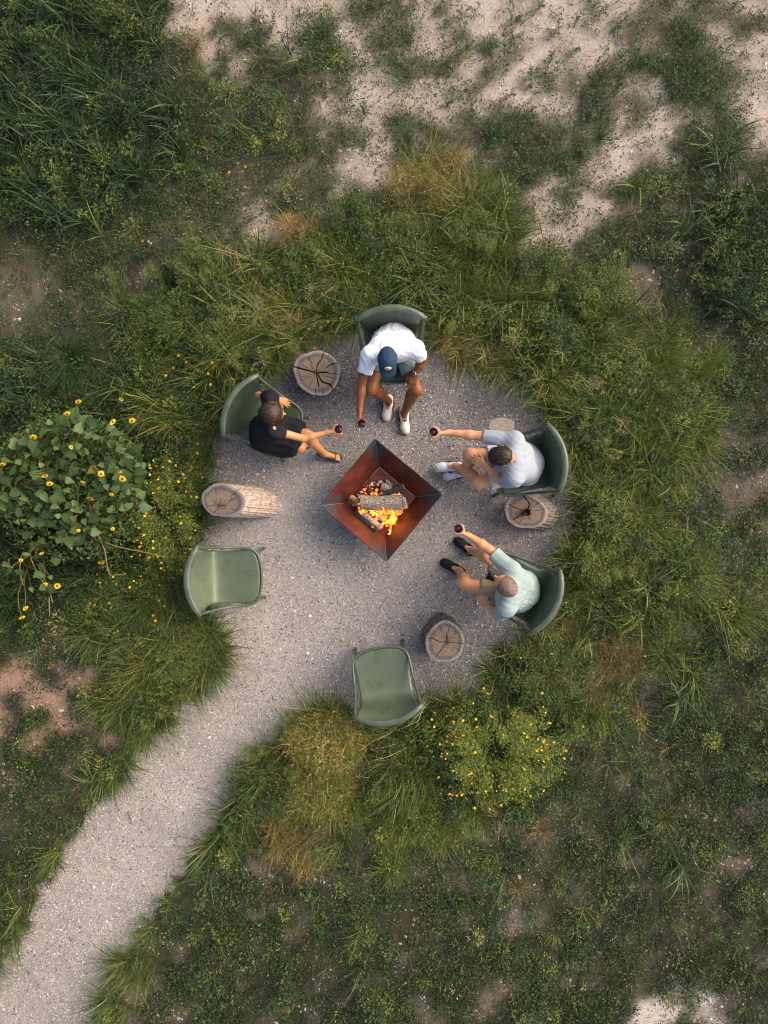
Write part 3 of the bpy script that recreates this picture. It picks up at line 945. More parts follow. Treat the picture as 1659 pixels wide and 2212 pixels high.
FL = [(960, 1195, .19, 985, 985, .42, .030), (930, 1120, .20, 1020, 960, .40, .030), (860, 1050, .22, 835, 930, .42, .030), (900, 1010, .24, 880, 965, .45, .03),
      (1000, 1100, .20, 1070, 965, .38, .022), (800, 1080, .22, 760, 990, .36, .02), (760, 1020, .24, 680, 950, .36, .024), (640, 990, .24, 590, 940, .34, .02),
      (560, 930, .2, 572, 880, .34, .015), (725, 1190, .20, 740, 1150, .32, .016), (960, 1215, .17, 930, 1260, .25, .02), (870, 1100, .22, 900, 1060, .36, .02),
      (680, 690, .22, 735, 615, .36, .011), (660, 700, .2, 665, 640, .34, .010), (760, 765, .24, 745, 725, .34, .012), (840, 770, .24, 850, 745, .34, .010), (1010, 1140, .19, 1000, 1040, .36, .022), (900, 1160, .19, 930, 1080, .36, .022),
      (930, 775, .27, 1050, 755, .33, .010), (1050, 770, .26, 1100, 765, .31, .008), (700, 1000, .24, 720, 960, .36, .024), (985, 1150, .18, 960, 1010, .40, .030), (830, 1010, .26, 825, 960, .42, .03), (950, 1000, .26, 960, 955, .40, .028), (780, 1110, .2, 770, 1050, .32, .018), (850, 1150, .19, 880, 1110, .3, .016), (600, 1010, .22, 560, 970, .32, .016), (1030, 1010, .22, 1050, 960, .36, .022)]
for i, (x0, y0, z0, x1, y1, z1, r) in enumerate(FL):
    flame(P5(x0, y0, z0), P5(x1, y1, z1), r * 1.08, 50 + i)

# ------------------------------------------------------------------ stumps
def mat_wood_top():
    m, t, b = newmat('sawn_wood_grain')
    a = N(t, 'ShaderNodeAttribute'); a.attribute_name = 'col'
    sep = N(t, 'ShaderNodeSeparateColor'); t.links.new(a.outputs['Color'], sep.inputs[0])   # R radius 0..1, G crack, B angle
    nz = noise_tex(t, 9, 5, .65)
    wv = N(t, 'ShaderNodeMath', operation='MULTIPLY_ADD'); t.links.new(nz, wv.inputs[0]); wv.inputs[1].default_value = .10; t.links.new(sep.outputs[0], wv.inputs[2])
    mul = N(t, 'ShaderNodeMath', operation='MULTIPLY'); t.links.new(wv.outputs[0], mul.inputs[0]); mul.inputs[1].default_value = 85
    sn = N(t, 'ShaderNodeMath', operation='SINE'); t.links.new(mul.outputs[0], sn.inputs[0])
    rings = ramp(t, sn.outputs[0], [(0, (.90, .89, .88)), (.6, (1.04, 1.03, 1.02))])
    base = ramp(t, wv.outputs[0], [(.1, (.20, .17, .15)), (.45, (.235, .172, .128)), (.72, (.21, .16, .128)), (.84, (.105, .092, .09)), (.93, (.185, .16, .15)), (.99, (.28, .25, .235))])
    # radial rays
    cmb = N(t, 'ShaderNodeCombineXYZ')
    am = N(t, 'ShaderNodeMath', operation='MULTIPLY'); t.links.new(sep.outputs[2], am.inputs[0]); am.inputs[1].default_value = 140
    t.links.new(am.outputs[0], cmb.inputs[0])
    rm = N(t, 'ShaderNodeMath', operation='MULTIPLY'); t.links.new(sep.outputs[0], rm.inputs[0]); rm.inputs[1].default_value = 5
    t.links.new(rm.outputs[0], cmb.inputs[1])
    ray = ramp(t, noise_tex(t, 1, 3, .6, cmb.outputs[0]), [(.34, (.45, .42, .42)), (.45, (.95, .95, .95)), (.7, (1.15, 1.12, 1.08))])
    blotch = ramp(t, noise_tex(t, 11, 4, .6), [(.3, (.72, .74, .78)), (.6, (1.08, 1.02, .96))])
    cur = base
    for k in (rings, ray, blotch):
        mx = N(t, 'ShaderNodeMix', data_type='RGBA', blend_type='MULTIPLY'); mx.inputs[0].default_value = .9
        t.links.new(cur, mx.inputs[6]); t.links.new(k, mx.inputs[7]); cur = mx.outputs[2]
    dk = N(t, 'ShaderNodeMix', data_type='RGBA'); t.links.new(sep.outputs[1], dk.inputs[0]); t.links.new(cur, dk.inputs[6]); dk.inputs[7].default_value = (.012, .01, .012, 1)
    t.links.new(dk.outputs[2], b.inputs['Base Color'])
    b.inputs['Roughness'].default_value = .9
    b.inputs['Specular IOR Level'].default_value = .2
    return m
M_WTOP = mat_wood_top()
def mat_side(name, c1, c2, c3):
    m, t, b = newmat(name)
    tc = N(t, 'ShaderNodeTexCoord'); mp = N(t, 'ShaderNodeMapping'); mp.inputs['Scale'].default_value = (1, 1, .22)
    t.links.new(tc.outputs['Object'], mp.inputs[0])
    f = noise_tex(t, 34, 6, .7, mp.outputs[0])
    t.links.new(ramp(t, f, [(.3, c1), (.5, c2), (.68, c3)]), b.inputs['Base Color'])
    b.inputs['Roughness'].default_value = .9
    bump(t, b, f, .8, .012)
    return m
M_SIDE_G = mat_side('weathered_bark', (.035, .028, .025), (.13, .105, .088), (.25, .21, .175))
M_SIDE_P = mat_side('stripped_pale_wood', (.16, .10, .07), (.42, .33, .26), (.58, .49, .42))

def stump(cx, cy, top, base, rtop, rbase, hz, msid, label, cracks, pith=(0, 0), rot=0.0, lump=.05, seed=0, hole=0.0, belly=0.0):
    """top, base: plan positions; rtop, rbase: (rx, ry) metres; cracks: (angle deg, r0, r1, width m, wiggle)"""
    tw, bw = W(*top, hz), W(*base, 0)
    root = thing('tree_stump', (bw[0], bw[1], 0), label, 'tree stump')
    rr = np.random.default_rng(seed)
    NA, NR, NS = 300, 26, 14
    ang = np.arange(NA) * 2 * math.pi / NA
    ph = rr.uniform(0, 6.28, 6)
    def outline(rx, ry, k=1.0):
        q = 1 + lump * k * (np.sin(2 * ang + ph[0]) * .5 + np.sin(3 * ang + ph[1]) * .6 + np.sin(5 * ang + ph[2]) * .35 + np.sin(9 * ang + ph[3]) * .16 + np.sin(17 * ang + ph[4]) * .07)
        x, y = np.cos(ang) * rx * q, np.sin(ang) * ry * q
        c, s = math.cos(rot), math.sin(rot)
        return np.stack([x * c - y * s, x * s + y * c], 1)
    ot = outline(*rtop); ob = outline(*rbase, 1.5)
    V, C, Fc = [], [], []
    pt = np.array(pith)
    for j in range(NR + 1):
        q = j / NR
        ring_ = pt * (1 - q) + ot * q if j else np.tile(pt, (NA, 1))
        z = np.zeros(NA); ck = np.zeros(NA)
        for (cd_, r0, r1, wd, wig) in cracks:
            if not (r0 - .02 <= q <= r1 + .001): continue
            ca = math.radians(cd_) + wig * math.sin((q - r0) * 7) * .25 + .008 * math.sin(q * 31 + cd_) + .006 * math.sin(q * 57 + 2 * cd_)
            dist = np.abs((ang - ca + math.pi) % (2 * math.pi) - math.pi) * max(q, .05) * (rtop[0] + rtop[1]) / 2
            ww = wd * .36 * (.35 + .65 * math.sin(math.pi * min(1, max(0, .15 + .7 * (q - r0) / (r1 - r0 + 1e-6)))))
            hit = np.clip(1.35 - dist / ww, 0, 1)
            ck = np.maximum(ck, hit)
        if hole:
            hd = np.linalg.norm(ring_ - pt, axis=1)
            ck = np.maximum(ck, np.clip((hole - hd) / .006, 0, 1))
        z = -.035 * ck + rr.normal(0, .0008, NA)
        z -= .006 * np.clip((q - .93) / .07, 0, 1)
        V.append(np.column_stack([tw[0] + ring_[:, 0], tw[1] + ring_[:, 1], hz + z]))
        C.append(np.column_stack([np.full(NA, q), ck, ang / (2 * math.pi)]))
    for j in range(NR):
        k = np.arange(NA); k2 = (k + 1) % NA
        a = j * NA
        Fc += [np.stack([a + k, a + NA + k, a + NA + k2], 1), np.stack([a + k, a + NA + k2, a + k2], 1)]
    world_part('cut_face', np.concatenate(V), np.concatenate(Fc), M_WTOP, root, np.concatenate(C), False)
    V, Fc = [], []
    for j in range(NS + 1):
        q = j / NS
        e = q ** 1.15
        c = np.array([tw[0], tw[1]]) * (1 - q) + np.array([bw[0], bw[1]]) * q
        ring_ = (ot * (1 - e) + ob * e) * (1 + belly * math.sin(math.pi * q))
        groove = 1 + .02 * np.sin(23 * ang + ph[5] + 2 * q) + .015 * np.sin(41 * ang + ph[1]) + rr.normal(0, .006, NA)
        if j == 0: groove = np.ones(NA)
        ring_ = ring_ * groove[:, None]
        V.append(np.column_stack([c[0] + ring_[:, 0], c[1] + ring_[:, 1], np.full(NA, (hz - .006) * (1 - q) - .01 * q)]))
    for j in range(NS):
        k = np.arange(NA); k2 = (k + 1) % NA
        a = j * NA
        Fc += [np.stack([a + k, a + NA + k, a + NA + k2], 1), np.stack([a + k, a + NA + k2, a + k2], 1)]
    world_part('trunk_side', np.concatenate(V), np.concatenate(Fc), msid, root, None, True)
    return root
K1 = [(165, .0, 1.0, .016, 0), (80, .0, .55, .013, .3), (72, .5, .98, .009, 0), (28, .42, 1.0, .010, .2), (3, .0, .48, .017, 0), (-4, .5, .92, .005, 0), (-82, .0, .62, .015, 0), (-52, .12, 1.0, .017, -.6), (-118, .3, .72, .006, 0),
      (118, .4, .8, .005, 0), (128, .2, .45, .004, 0), (-150, .3, .7, .003, 0), (-20, .3, .8, .003, 0), (45, .3, .6, .003, 0), (150, .4, .7, .003, 0), (-95, .75, .95, .003, 0), (-75, .7, .93, .003, 0), (-85, .72, .9, .003, 0), (-163, .5, .85, .003, 0)]
stump(0, 0, (685, 805), (690, 808), (.232, .222), (.225, .215), .42, M_SIDE_G, 'broad grey stump with a star of deep black cracks beside the dark-dressed person', K1, (-.01, .0), 0, .05, 1)
K2 = [(95, .0, .35, .006, 0), (-5, .0, .3, .005, 0), (-110, .0, .8, .006, .3), (50, .6, .95, .006, 0), (-30, .5, .8, .005, 0), (15, .35, .55, .004, 1.5), (-150, .3, .8, .003, 0), (170, .1, .35, .003, 0), (120, .5, .8, .003, 0), (-80, .5, .85, .003, 0), (30, .5, .7, .003, 0)]
stump(0, 0, (482, 1081), (556, 1087), (.215, .166), (.245, .17), .46, M_SIDE_P, 'leaning pale driftwood-like stump with a stripped side, above the empty chair on the left', K2, (-.04, -.05), math.radians(-8), .05, 2)
K3 = [(100, .15, .95, .014, -.8), (178, .2, .9, .007, .3), (-125, .35, .8, .008, 0), (-60, .15, .5, .005, 0), (30, .3, .6, .004, 0), (-100, .5, .8, .003, 0), (60, .5, .9, .003, 0)]
stump(0, 0, (1136, 1105), (1160, 1107), (.212, .172), (.25, .195), .40, M_SIDE_G, 'oval brown stump with a hollow heart and a dark round cup on it', K3, (.02, .0), math.radians(-18), .045, 3, .030)
K4 = [(172, .0, .92, .007, .5), (-4, .1, 1.0, .005, 0), (85, .1, .4, .012, 0), (-125, .1, .75, .006, 0), (75, .5, .8, .003, 0), (40, .5, .75, .003, 0), (-30, .4, .9, .003, 0), (110, .5, .85, .003, 0)]
stump(0, 0, (961, 1387), (953, 1369), (.192, .205), (.20, .21), .44, M_SIDE_G, 'round grey-brown stump near the empty chair at the mouth of the path', K4, (.02, .0), 0, .05, 4)

# dark cup on the stump
M_DARKGLASS = mat_noise('dark_glaze', (.010, .009, .008), (.022, .018, .014), 12, .18, spec=.6)
def lathe(prof, n=24):
    V, Fc = [], []
    for (r, z) in prof:
        for k in range(n):
            V.append((r * math.cos(2 * math.pi * k / n), r * math.sin(2 * math.pi * k / n), z))
    for i in range(len(prof) - 1):
        for k in range(n):
            p, q = i * n + k, i * n + (k + 1) % n
            Fc += [(p, q, q + n), (p, q + n, p + n)]
    return np.array(V), np.array(Fc)
cw = W(1138, 1107, .48)
cup = thing('cup', (cw[0], cw[1], .398), 'dark round cup standing on the hollow-hearted stump', 'cup')
v_, f_ = lathe([(.0001, 0), (.030, 0), (.033, .01), (.034, .10), (.0325, .102), (.031, .10), (.030, .03), (.0001, .028)])
link('cup_wall', raw_mesh('cup_wall', v_, f_, None, True), M_DARKGLASS, cup)
v_, f_ = tube([(.018 * math.cos(a), .018 * math.sin(a), .055) for a in np.linspace(-2.4, -.2, 9)], .002, 6)
link('cup_glint', raw_mesh('cup_glint', v_, f_, None, True), mat_noise('glint_paint', (.5, .36, .24), (.6, .45, .3), 40, .5), cup)  # pale arc painting the glint of light inside the cup

# ------------------------------------------------------------------ chairs
def mat_chair(name, k1, k2, k3):
    m, t, b = newmat(name)
    f = noise_tex(t, 5, 5, .6, dist=.8)
    f2 = noise_tex(t, 55, 4, .6)
    c = ramp(t, f, [(.3, k1), (.52, k2), (.72, k3)])
    mx = N(t, 'ShaderNodeMix', data_type='RGBA', blend_type='MULTIPLY'); mx.inputs[0].default_value = 1
    t.links.new(c, mx.inputs[6]); t.links.new(ramp(t, f2, [(.3, (.93, .93, .93)), (.7, (1.06, 1.06, 1.06))]), mx.inputs[7])
    t.links.new(mx.outputs[2], b.inputs['Base Color'])
    t.links.new(ramp(t, f, [(.3, (.22,) * 3), (.7, (.42,) * 3)]), b.inputs['Roughness'])
    b.inputs['Specular IOR Level'].default_value = .5
    bump(t, b, f2, .08, .002)
    return m
M_CHAIR = mat_chair('green_resin', (.036, .056, .035), (.046, .070, .044), (.060, .084, .051))
M_CHAIR_PALE = mat_chair('sunlit_dusty_resin', (.076, .098, .058), (.092, .120, .074), (.130, .144, .080))  # paler: sunlit tone mixed into the dusty resin colour
M_CHAIRF = mat_noise('green_resin_frame', (.050, .074, .048), (.084, .110, .072), 9, .36)
M_FOOT = mat_noise('dark_rubber', (.015, .016, .016), (.03, .03, .03), 30, .8)

def sheet(fn, nu, nv, th):
    """parametric sheet with real thickness"""
    P = np.array([[fn(-1 + 2 * i / nu, j / nv) for i in range(nu + 1)] for j in range(nv + 1)], float)
    du = np.gradient(P, axis=1); dv = np.gradient(P, axis=0)
    nn = np.cross(du, dv); nn /= np.linalg.norm(nn, axis=2)[..., None] + 1e-9
    if nn[nv // 2, nu // 2, 2] < 0: nn = -nn
    A = P.reshape(-1, 3); B = (P - nn * th).reshape(-1, 3)
    Fc, o = [], len(A)
    for j in range(nv):
        for i in range(nu):
            a = j * (nu + 1) + i
            Fc += [(a, a + 1, a + nu + 2), (a, a + nu + 2, a + nu + 1), (o + a, o + a + nu + 2, o + a + 1), (o + a, o + a + nu + 1, o + a + nu + 2)]
    rim = [k for k in range(nu + 1)] + [j * (nu + 1) + nu for j in range(1, nv + 1)] + [nv * (nu + 1) + k for k in range(nu - 1, -1, -1)] + [j * (nu + 1) for j in range(nv - 1, 0, -1)]
    for q in range(len(rim)):
        a, c = rim[q], rim[(q + 1) % len(rim)]
        Fc += [(a, o + a, o + c), (a, o + c, c)]
    return np.concatenate([A, B]), np.array(Fc)

_prof = catmull([(.322, .374, .242), (.305, .391, .262), (.20, .388, .271), (.05, .376, .264), (-.07, .377, .262), (-.150, .402, .264), (-.205, .49, .270), (-.245, .62, .282), (-.300, .795, .298)], 6)
_pt = np.concatenate([[0], np.cumsum(np.linalg.norm(np.diff(_prof[:, :2], axis=0), axis=1))]); _pt /= _pt[-1]
def f_shell(u, v):
    x, z, hw = (float(np.interp(v, _pt, _prof[:, i])) for i in range(3))
    s = min(1, max(0, (v - .50) / .5)); s = s * s * (3 - 2 * s)
    x += .092 * abs(u) ** 2.1 * s - .078 * abs(u) ** 3.2 * max(0, 1 - v / .3) ** 1.5
    return (x, u * hw, z + .012 * u * u * (1 - s) - .030 * u * u * s)

def build_chair(label):
    root = thing('garden_chair', (0, 0, 0), label, 'chair', 'green moulded chairs round the fire pit')
    v_, f_ = sheet(f_shell, 22, 44, .010)
    link('moulded_shell', raw_mesh('moulded_shell', v_, f_, None, True), M_CHAIR, root)
    us = np.linspace(-1.06, 1.06, 25)
    path = [(-.312 + .094 * abs(u) ** 2.1, u * .315, .797 - .03 * u * u - .012 * max(0, abs(u) - .9) * 10) for u in us]
    v_, f_ = tube(path, [.031 * (1 - .22 * abs(u) ** 4) for u in us], 12, .55)
    link('top_rail', raw_mesh('top_rail', v_, f_, None, True), M_CHAIRF, root)
    half = [(-.218, .318, .752), (-.15, .310, .64), (-.06, .300, .515), (.04, .292, .445), (.15, .286, .418), (.235, .272, .406), (.290, .225, .398), (.322, .13, .392), (.332, 0, .390)]
    full = half + [(x, -y, z) for (x, y, z) in half[-2::-1]]
    v_, f_ = tube(catmull(full, 4), .014, 8, .9)
    link('side_rail', raw_mesh('side_rail', v_, f_, None, True), M_CHAIRF, root)
    for s in (1, -1):
        v_, f_ = tube(catmull([(-.215, .322 * s, .762), (-.235, .332 * s, .60), (-.27, .342 * s, .36), (-.33, .365 * s, .008)], 4), list(np.linspace(.022, .016, 13)), 8)
        lg = link('leg', raw_mesh('leg', v_, f_, None, True), M_CHAIRF, root)
        v_, f_ = tube([(-.3295, .3648 * s, .012), (-.331, .3655 * s, .0)], .019, 8)
        link('foot_cap', raw_mesh('foot_cap', v_, f_, None, True), M_FOOT, lg)
        v_, f_ = tube(catmull([(.245, .225 * s, .385), (.265, .238 * s, .22), (.288, .255 * s, .008)], 4), list(np.linspace(.021, .016, 9)), 8)
        lg = link('leg', raw_mesh('leg', v_, f_, None, True), M_CHAIRF, root)
        v_, f_ = tube([(.2875, .2548 * s, .012), (.289, .256 * s, .0)], .019, 8)
        link('foot_cap', raw_mesh('foot_cap', v_, f_, None, True), M_FOOT, lg)
    v_, f_ = tube([(.02, .0, .374), (.02, .0, .3785)], .0055, 8)
    link('drain_hole', raw_mesh('drain_hole', v_, f_, None, False), M_FOOT, root)
    return root
def dup(root):
    r = root.copy(); COL.objects.link(r)
    for ch in root.children:
        c = ch.copy(); COL.objects.link(c); c.parent = r
        for g2 in ch.children:
            d = g2.copy(); COL.objects.link(d); d.parent = c
    return r
proto = build_chair(CHAIRS[0][3])
for i, (cx, cy, hd, lab) in enumerate(CHAIRS):
    o = proto if i == 0 else dup(proto)
    o.location = (cx, cy, .004); o.rotation_euler = (0, 0, math.radians(hd)); o['label'] = lab
    if i >= 4:                                   # the two nobody sits on are dusty, with sunlit tone put into the colour
        sh = [c for c in o.children if c.name.startswith('moulded_shell')][0]
        sh.material_slots[0].link = 'OBJECT'; sh.material_slots[0].material = M_CHAIR_PALE
#@@PART3
# ------------------------------------------------------------------ people: one smooth skin from a distance field
class SDF:
    def __init__(self): self.p = []
    def cone(self, a, b, ra, rb=None, k=.03, clips=(), flat=None):
        self.p.append(('c', np.array(a, float), np.array(b, float), ra, ra if rb is None else rb, k, list(clips), flat)); return self
    def ell(self, c, axes, s, k=.02, clips=()):
        self.p.append(('e', np.array(c, float), np.array(axes, float), np.array(s, float), 0, k, list(clips), None)); return self
    def ball(self, c, r, k=.02): return self.cone(c, c, r, r, k)
    def cut(self, c, r):                                            # carve a ball out
        self.p.append(('x', np.array(c, float), None, r, 0, 0, [], None)); return self
    def bounds(self):
        lo, hi = np.full(3, 1e9), np.full(3, -1e9)
        for q in self.p:
            if q[0] == 'c':
                R = max(q[3], q[4])
                lo = np.minimum(lo, np.minimum(q[1], q[2]) - R); hi = np.maximum(hi, np.maximum(q[1], q[2]) + R)
            elif q[0] == 'e':
                R = q[3].max(); lo = np.minimum(lo, q[1] - R); hi = np.maximum(hi, q[1] + R)
        return lo, hi
    def mesh(self, h, clips=(), field=None):
        lo, hi = self.bounds(); lo = lo - 3 * h; hi = hi + 3 * h
        dims = np.ceil((hi - lo) / h).astype(int) + 1
        ax = [(lo[i] + h * np.arange(dims[i])).astype(np.float32) for i in range(3)]
        D = np.full(dims, .2, np.float32)
        for q in self.p:
            kind, k = q[0], q[5]
            if kind == 'c':
                R = max(q[3], q[4]); l, u = np.minimum(q[1], q[2]) - R, np.maximum(q[1], q[2]) + R
            elif kind == 'e': l, u = q[1] - q[3].max(), q[1] + q[3].max()
            else: l, u = q[1] - q[3] - h * 2, q[1] + q[3] + h * 2
            m = k + 2.5 * h
            i0 = np.clip(np.floor((l - m - lo) / h).astype(int), 0, dims); i1 = np.clip(np.ceil((u + m - lo) / h).astype(int) + 1, 0, dims)
            sl = tuple(slice(i0[i], i1[i]) for i in range(3))
            X_, Y_, Z_ = ax[0][sl[0]][:, None, None], ax[1][sl[1]][None, :, None], ax[2][sl[2]][None, None, :]
            if kind == 'c':
                a, b_ = q[1], q[2]
                px, py, pz = X_ - a[0], Y_ - a[1], Z_ - a[2]
                if q[7] is not None:
                    nv_, fct = q[7]
                    dn = (px * nv_[0] + py * nv_[1] + pz * nv_[2]) * (1 / fct - 1)
                    px, py, pz = px + dn * nv_[0], py + dn * nv_[1], pz + dn * nv_[2]
                ba = b_ - a
                if q[7] is not None: ba = ba + q[7][0] * (ba @ q[7][0]) * (1 / q[7][1] - 1)
                L2 = ba @ ba
                if L2 > 1e-12:
                    t_ = np.clip((px * ba[0] + py * ba[1] + pz * ba[2]) / L2, 0, 1)
                    d = np.sqrt((px - t_ * ba[0]) ** 2 + (py - t_ * ba[1]) ** 2 + (pz - t_ * ba[2]) ** 2) - (q[3] + (q[4] - q[3]) * t_)
                else: d = np.sqrt(px ** 2 + py ** 2 + pz ** 2) - q[3]
            elif kind == 'e':
                c, A, s = q[1], q[2], q[3]
                px, py, pz = X_ - c[0], Y_ - c[1], Z_ - c[2]
                u_ = [(px * A[i, 0] + py * A[i, 1] + pz * A[i, 2]) for i in range(3)]
                k0 = np.sqrt(sum((u_[i] / s[i]) ** 2 for i in range(3))) + 1e-9
                k1 = np.sqrt(sum((u_[i] / s[i] ** 2) ** 2 for i in range(3))) + 1e-9
                d = k0 * (k0 - 1) / k1
            else:
                d = np.sqrt((X_ - q[1][0]) ** 2 + (Y_ - q[1][1]) ** 2 + (Z_ - q[1][2]) ** 2) - q[3]
                D[sl] = np.maximum(D[sl], -d); continue
            for (pt, nn) in q[6]:
                d = np.maximum(d, (X_ - pt[0]) * nn[0] + (Y_ - pt[1]) * nn[1] + (Z_ - pt[2]) * nn[2])
            cur = D[sl]
            if k > 0:
                hh = np.maximum(k - np.abs(cur - d), 0) / k
                D[sl] = np.minimum(cur, d) - hh * hh * k * .25
            else: D[sl] = np.minimum(cur, d)
        X_, Y_, Z_ = ax[0][:, None, None], ax[1][None, :, None], ax[2][None, None, :]
        for (pt, nn) in clips:
            D = np.maximum(D, (X_ - pt[0]) * nn[0] + (Y_ - pt[1]) * nn[1] + (Z_ - pt[2]) * nn[2])
        if field is not None: D = D + field(X_, Y_, Z_).astype(np.float32)
        D[0] = D[-1] = .2; D[:, 0] = D[:, -1] = .2; D[:, :, 0] = D[:, :, -1] = .2
        return nets(D, lo, h)

def nets(D, lo, h):
    """naive surface nets"""
    s = D < 0
    nx_, ny_, nz_ = D.shape
    cnt = np.zeros((nx_ - 1, ny_ - 1, nz_ - 1), np.int8)
    for i in (0, 1):
        for j in (0, 1):
            for k in (0, 1):
                cnt += s[i:nx_ - 1 + i, j:ny_ - 1 + j, k:nz_ - 1 + k]
    act = (cnt > 0) & (cnt < 8)
    ci = np.argwhere(act)
    ids = np.full(act.shape, -1, np.int32); ids[act] = np.arange(len(ci))
    corner = [(i, j, k) for i in (0, 1) for j in (0, 1) for k in (0, 1)]
    val = np.stack([D[ci[:, 0] + a, ci[:, 1] + b_, ci[:, 2] + c] for a, b_, c in corner], 1)
    acc = np.zeros((len(ci), 3)); num = np.zeros(len(ci))
    for e0 in range(8):
        for e1 in range(e0 + 1, 8):
            if sum(abs(corner[e0][q] - corner[e1][q]) for q in range(3)) != 1: continue
            v0, v1 = val[:, e0], val[:, e1]
            m_ = (v0 < 0) != (v1 < 0)
            t_ = np.where(m_, v0 / np.where(m_, v0 - v1, 1), 0)
            p = np.array(corner[e0])[None] + t_[:, None] * (np.array(corner[e1]) - np.array(corner[e0]))[None]
            acc[m_] += p[m_]; num[m_] += 1
    V = (ci + acc / num[:, None]) * h + lo
    F_ = []
    for axis_ in range(3):
        a0, a1 = [(1, 2), (2, 0), (0, 1)][axis_]
        sl0 = [slice(None)] * 3; sl1 = [slice(None)] * 3
        sl0[axis_] = slice(0, -1); sl1[axis_] = slice(1, None)
        ch = s[tuple(sl0)] != s[tuple(sl1)]
        e = np.argwhere(ch)
        ok = (e[:, a0] > 0) & (e[:, a1] > 0) & (e[:, a0] < D.shape[a0] - 1) & (e[:, a1] < D.shape[a1] - 1)
        e = e[ok]
        ins = s[e[:, 0], e[:, 1], e[:, 2]]
        def cell(da, db):
            q = e.copy(); q[:, a0] -= da; q[:, a1] -= db
            return ids[q[:, 0], q[:, 1], q[:, 2]]
        q = np.stack([cell(1, 1), cell(0, 1), cell(0, 0), cell(1, 0)], 1)
        q[~ins] = q[~ins][:, ::-1]
        F_.append(q)
    return V, np.concatenate(F_)

def nrm(v): v = np.array(v, float); return v / np.linalg.norm(v)
def mat_skin(name, c1, c2):
    m = mat_noise(name, c1, c2, 14, .5, 160, .06, .001, .4)
    b = m.node_tree.nodes['Principled BSDF']
    b.inputs['Subsurface Weight'].default_value = .08
    b.inputs['Subsurface Radius'].default_value = (.01, .004, .002)
    return m
def mat_cloth(name, c, var=.12, rough=.9):
    c = np.array(c)
    return mat_noise(name, tuple(c * (1 - var)), tuple(c * (1 + var)), 9, rough, 420, .12, .001, .2)
def mat_stripe(name, c1, c2, direction, period, duty=.5):
    m, t, b = newmat(name)
    tc = N(t, 'ShaderNodeTexCoord')
    d = N(t, 'ShaderNodeVectorMath', operation='DOT_PRODUCT'); d.inputs[1].default_value = tuple(direction)
    wn = noise_tex(t, 9, 2, .5)
    t.links.new(tc.outputs['Object'], d.inputs[0])
    ad = N(t, 'ShaderNodeMath', operation='MULTIPLY_ADD'); t.links.new(wn, ad.inputs[0]); ad.inputs[1].default_value = .008; t.links.new(d.outputs['Value'], ad.inputs[2])
    ml = N(t, 'ShaderNodeMath', operation='MULTIPLY'); t.links.new(ad.outputs[0], ml.inputs[0]); ml.inputs[1].default_value = 2 * math.pi / period
    sn = N(t, 'ShaderNodeMath', operation='SINE'); t.links.new(ml.outputs[0], sn.inputs[0])
    c = ramp(t, sn.outputs[0], [(duty - .08, c1), (duty + .08, c2)])
    mr = N(t, 'ShaderNodeMapRange'); t.links.new(sn.outputs[0], mr.inputs[0]); mr.inputs[1].default_value = -1; mr.inputs[2].default_value = 1
    t.links.new(mr.outputs[0], c.node.inputs[0])
    t.links.new(c, b.inputs['Base Color']); b.inputs['Roughness'].default_value = .9; b.inputs['Specular IOR Level'].default_value = .2
    return m

def folds(amp, seed, dirv=(1, 0, 0), freq=60):
    dv = nrm(dirv)
    def f(x, y, z):
        q = x * dv[0] + y * dv[1] + z * dv[2]
        return amp * (np.sin(q * freq + 3 * np.sin(y * 21 + seed) + 2 * np.sin(z * 17 + seed * 2)) * .6 + .4 * np.sin(q * freq * 1.9 + 4 * np.sin(x * 15 + seed)))
    return f

def hand_grip(S_, wrist, glass, side, rs=1.0):
    """fingers wrapped round an upright glass; side=+1: thumb on the left of the arm direction"""
    w0, g0 = np.array(wrist), np.array(glass)
    d = g0 - w0; d[2] = 0; d = nrm(d)
    up = np.array([0, 0, 1.0]); lat = np.cross(up, d) * side
    R = .042
    pc = g0 - d * (R + .014)
    for dz in (-.028, -.009, .010, .028):
        S_.cone(w0 + (0, 0, dz * .35), pc + (0, 0, dz) - lat * .012, .019 * rs, .0145 * rs, .018)
    for i, dz in enumerate((.030, .010, -.010, -.028)):
        r = (.0088, .009, .0087, .0075)[i] * rs
        a_end = (2.05, 2.2, 2.1, 1.8)[i]
        prev = pc + (0, 0, dz) - lat * .018
        for th in np.linspace(.55, a_end, 4):
            p = g0 + (-d * math.cos(th) - lat * math.sin(th)) * (R + r * .9) + (0, 0, dz * .95)
            S_.cone(prev, p, r, r * .93, .006); prev = p
    prev = pc + lat * .014 + (0, 0, .01)
    for th, r in ((.6, .0125), (1.15, .0105), (1.6, .009)):
        p = g0 + (-d * math.cos(th) + lat * math.sin(th)) * (R + .009) + (0, 0, .014 + .006 * th)
        S_.cone(prev, p, r * rs, r * .9 * rs, .008); prev = p

